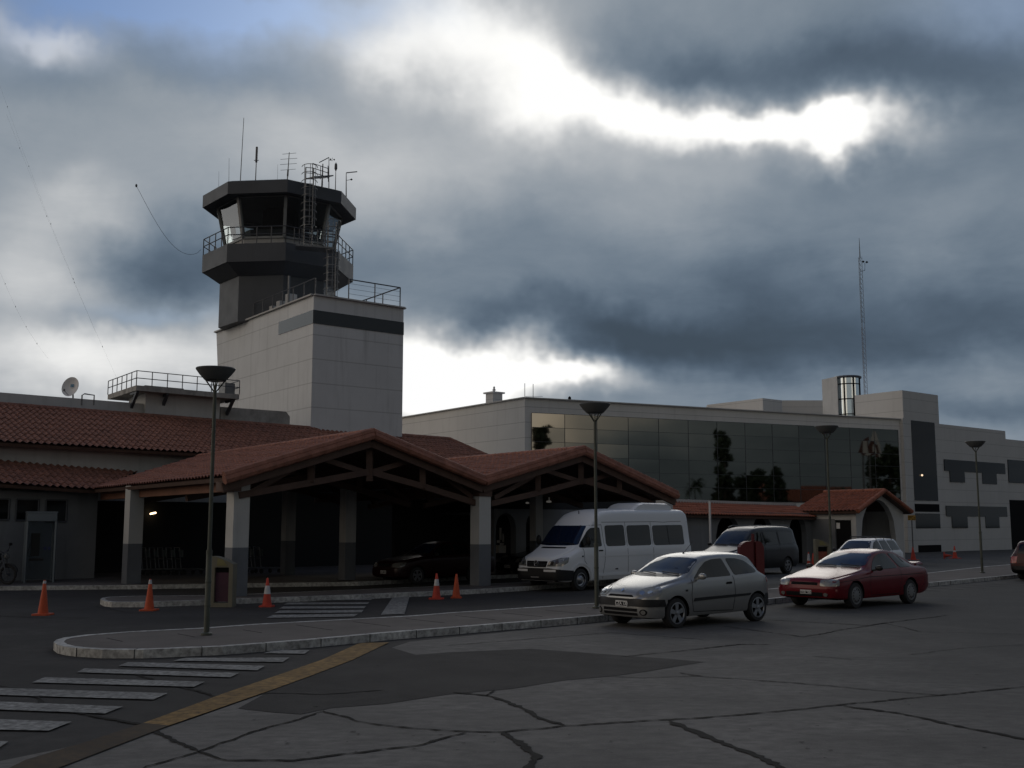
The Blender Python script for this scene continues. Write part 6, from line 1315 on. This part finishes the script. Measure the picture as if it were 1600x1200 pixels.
# thin white post, yellow sign
wp = g0(D(1110, 840, 48)); b = MB(); zt__ = D(1108, 783, 48).z; b.tube([wp, V(wp.x, wp.y, 2.3), V(wp.x, wp.y, zt__)], [.055, .05, .045], 8); b.build('white_post', m_dish, loc=wp, smooth=40, label='slim white post between the minibus and the people carrier', category='post')
sg_ = g0(D(1427, 864, 74)); sign = thing('warning_sign', sg_, 'small yellow sign with black marks on a thin post before the white wing', 'sign')
zs_ = D(1425, 809, 74).z; b = MB(); b.tube([sg_, V(sg_.x, sg_.y, zs_)], .04, 6); b.build('post', m_rail, parent=sign)
b = MB(); b.box((sg_.x - .02, sg_.y - .06, zs_), (.52, .03, .34)); b.build('board', mat('sign_yellow', (.30, .17, .02), .6), parent=sign)
b = MB()
for j in range(3):
    for i in range(4):
        if (i + j) % 4 != 3: b.box((sg_.x - .20 + i * .12, sg_.y - .085, zs_ + .10 - j * .10), (.09, .01, .045))
b.build('lettering', m_black, parent=sign)
# ================================================================== TREES AND HOUSE ACROSS THE ROAD (seen in the mirror front)
m_leaf = mat('foliage', (.035, .055, .022), .7, var=.4, vscale=1.5); m_bark = mat('bark', (.09, .07, .055), .9, var=.3)
def mir(px, py, t):                    # point seen at that pixel in the mirror front, t metres beyond it
    a = PL(px, py, OC, UF); d = pix_dir(px, py).normalized(); r = d - 2 * d.dot(nF) * nF; return a + r * t
def tree(px, top, wpx, t, label, shape, nl=2200, name='tree'):
    tp_ = mir(px, top, t); base = g0(tp_); h = tp_.z; tot = (g0(PL(px, top, OC, UF))).length + t; cr_ = wpx / FPX * tot / 2
    r = thing(name, base, label, 'tree', 'trees across the road from the terminal'); b = MB()
    hb2 = h * (.12 if shape != 'palm' else .9); b.tube([V(0, 0, -.1), V(.1, .05, h * .3), V(0, .1, h * .7), V(0, 0, h * .93)], [h * .022, h * .017, h * .010, .03], 8)
    if shape != 'palm':
        for k in range(9):
            z = h * random.uniform(.25, .8); a = random.uniform(0, 6.28); l_ = cr_ * random.uniform(.5, .9) * (1 - z / h * .5); b.tube([V(0, 0, z), V(math.cos(a) * l_ * .5, math.sin(a) * l_ * .5, z + l_ * .3), V(math.cos(a) * l_, math.sin(a) * l_, z + l_ * .5)], [h * .008, h * .005, .02], 5)
    b.build('trunk', m_bark, parent=r, local=True); c = MB()
    if shape == 'palm':
        for k in range(46):
            a = random.uniform(0, 6.28); e = random.uniform(-.9, 1.2); L_ = cr_ * random.uniform(.8, 1.1); P_ = []
            for i in range(7): s_ = i / 6; P_.append(V(math.cos(a) * L_ * s_ * math.cos(e * .7), math.sin(a) * L_ * s_ * math.cos(e * .7), h * .93 + L_ * (s_ * math.sin(e) - .55 * s_ * s_)))
            for i in range(6):
                d_ = (P_[i + 1] - P_[i]); side = d_.cross(V(0, 0, 1)).normalized()
                for sg in (-1, 1):
                    for m_ in (0, .5): p = P_[i] + d_ * m_; c.add([p, p + d_ * .35, p + side * sg * L_ * .22 * math.sin(math.pi * (i + 1) / 7.5) - V(0, 0, L_ * .08) + d_ * .3], [(0, 1, 2)])
    else:
        cl = []
        for k in range(72):
            u = random.random(); z = h * (.14 + .84 * u); prof = {'column': .95 * math.sin(math.pi * min(1, .22 + .72 * u)) ** .5, 'round': math.sin(math.pi * min(.98, .12 + .83 * u)) ** .6, 'cone': (1.05 - u)}[shape]
            a = random.uniform(0, 6.28); rr2 = cr_ * prof * random.uniform(.3, .85); cl.append((V(math.cos(a) * rr2, math.sin(a) * rr2, z), cr_ * random.uniform(.16, .40)))
        for k in range(nl):
            cc_, rad = random.choice(cl); p = cc_ + V(random.gauss(0, 1), random.gauss(0, 1), random.gauss(0, 1)).normalized() * rad * random.uniform(.5, 1.1); s_ = random.uniform(.12, .28) * (1 + cr_ * .15)
            u = V(random.uniform(-1, 1), random.uniform(-1, 1), random.uniform(-1, 1)).normalized(); v = u.cross(V(random.uniform(-1, 1), random.uniform(-1, 1), .3)).normalized(); c.add([p - u * s_, p + v * s_ * .6, p + u * s_, p - v * s_ * .6], [(0, 1, 2, 3)])
    c.build('crown', m_leaf, parent=r, local=True); return r
tree(848, 662, 40, 34, 'spiky dark tree mirrored at the left end of the glass front', 'column', 3000)
tree(1127, 673, 34, 42, 'tall narrow tree mirrored in the middle of the glass front', 'column', 3600)
tree(1186, 728, 42, 40, 'bushy tree mirrored just right of the tall narrow one', 'round', 3200)
tree(1214, 726, 36, 44, 'second bushy tree mirrored right of the tall narrow one', 'round', 3000)
tree(1388, 700, 60, 36, 'large dark tree mirrored at the right end of the glass front', 'round', 4200)
tree(1355, 716, 20, 40, 'thin drooping tree mirrored beside the large dark one', 'column', 1400)
tree(1086, 752, 34, 38, 'small palm mirrored low left of the tall narrow tree', 'palm', name='palm_tree')
tree(1163, 750, 44, 46, 'low bushy tree mirrored just left of the two bushy ones', 'round', 2200)
tree(1312, 770, 50, 48, 'low wide tree mirrored right of the red roofed house', 'round', 2200)
# house with red roof across the road, mirrored at the right
hp = mir(1262, 775, 60); hp = g0(hp); hr = thing('house', hp, 'low house with red tiled roof mirrored right of the bushy trees', 'building')
b = MB(); b.box(hp + V(0, 0, 2.2), (7, 12, 4.4), a=V(.8, -.5, 0)); b.build('wall', m_plain, parent=hr)
ax_ = V(.8, -.5, 0).normalized(); bx_ = V(.5, .8, 0).normalized(); e0 = hp - bx_ * 6.5
for sg in (-1, 1):
    q0 = e0 + ax_ * sg * 4.0 + V(0, 0, 4.3); q1 = q0 + bx_ * 13; r0, r1 = e0 + V(0, 0, 6.3), e0 + bx_ * 13 + V(0, 0, 6.3); roof(hr, 'roof', [q0, q1, r1, r0], m_tileo, p=.4)
# tall totem with curved brown and white sails, mirrored
sp_ = mir(1358, 700, 30); tot_ = (g0(PL(1358, 700, OC, UF))).length + 30; sc = tot_ / FPX; bs = g0(sp_); tt = thing('totem_sign', bs, 'tall sign of brown and white curved sails on two poles, mirrored in the glass', 'sign')
vdir = (g0(PL(1358, 700, OC, UF)) - bs).normalized(); sd__ = V(-vdir.y, vdir.x, 0)
def q2(dx, dy, o=0): return bs + sd__ * (dx * sc) * SGN + V(0, 0, sp_.z + dy * sc) + vdir * o
pa_ = mir(1370, 700, 30); SGN = 1 if (g0(pa_) - bs).dot(sd__) > 0 else -1
b = MB()
for dx in (-13, -4): b.tube([q2(dx, -12), q2(dx, -12) * 1 + V(0, 0, -sp_.z + .0 + 12 * sc)], .10, 8)
b.build('pole', m_steel, parent=tt)
m_brown = mat('sail_brown', (.10, .03, .02), .6); m_cream = mat('sail_white', (.55, .53, .50), .6)
for poly, m_, o in (([(-16, -12), (-13, -4), (-8, 12), (-1, 16), (-1, 0), (4, 8), (10, 4), (13, -10), (-6, -16)], m_brown, 0), ([(-9, -12), (-8, 8), (-3, 8), (-1, -12), (-5, -15), (-11, -14)], m_cream, .12), ([(1, 10), (6, 25), (10, 20), (13, 6), (14, -4), (16, -12), (13, -10), (9, 8)], m_cream, .13), ([(5, -10), (5, -2), (7, 2), (8, -3), (8, -9)], m_cream, .12)):
    b = MB(); b.slab([q2(x, y, o) for x, y in poly], vdir * .1); b.build('sail', m_, parent=tt)
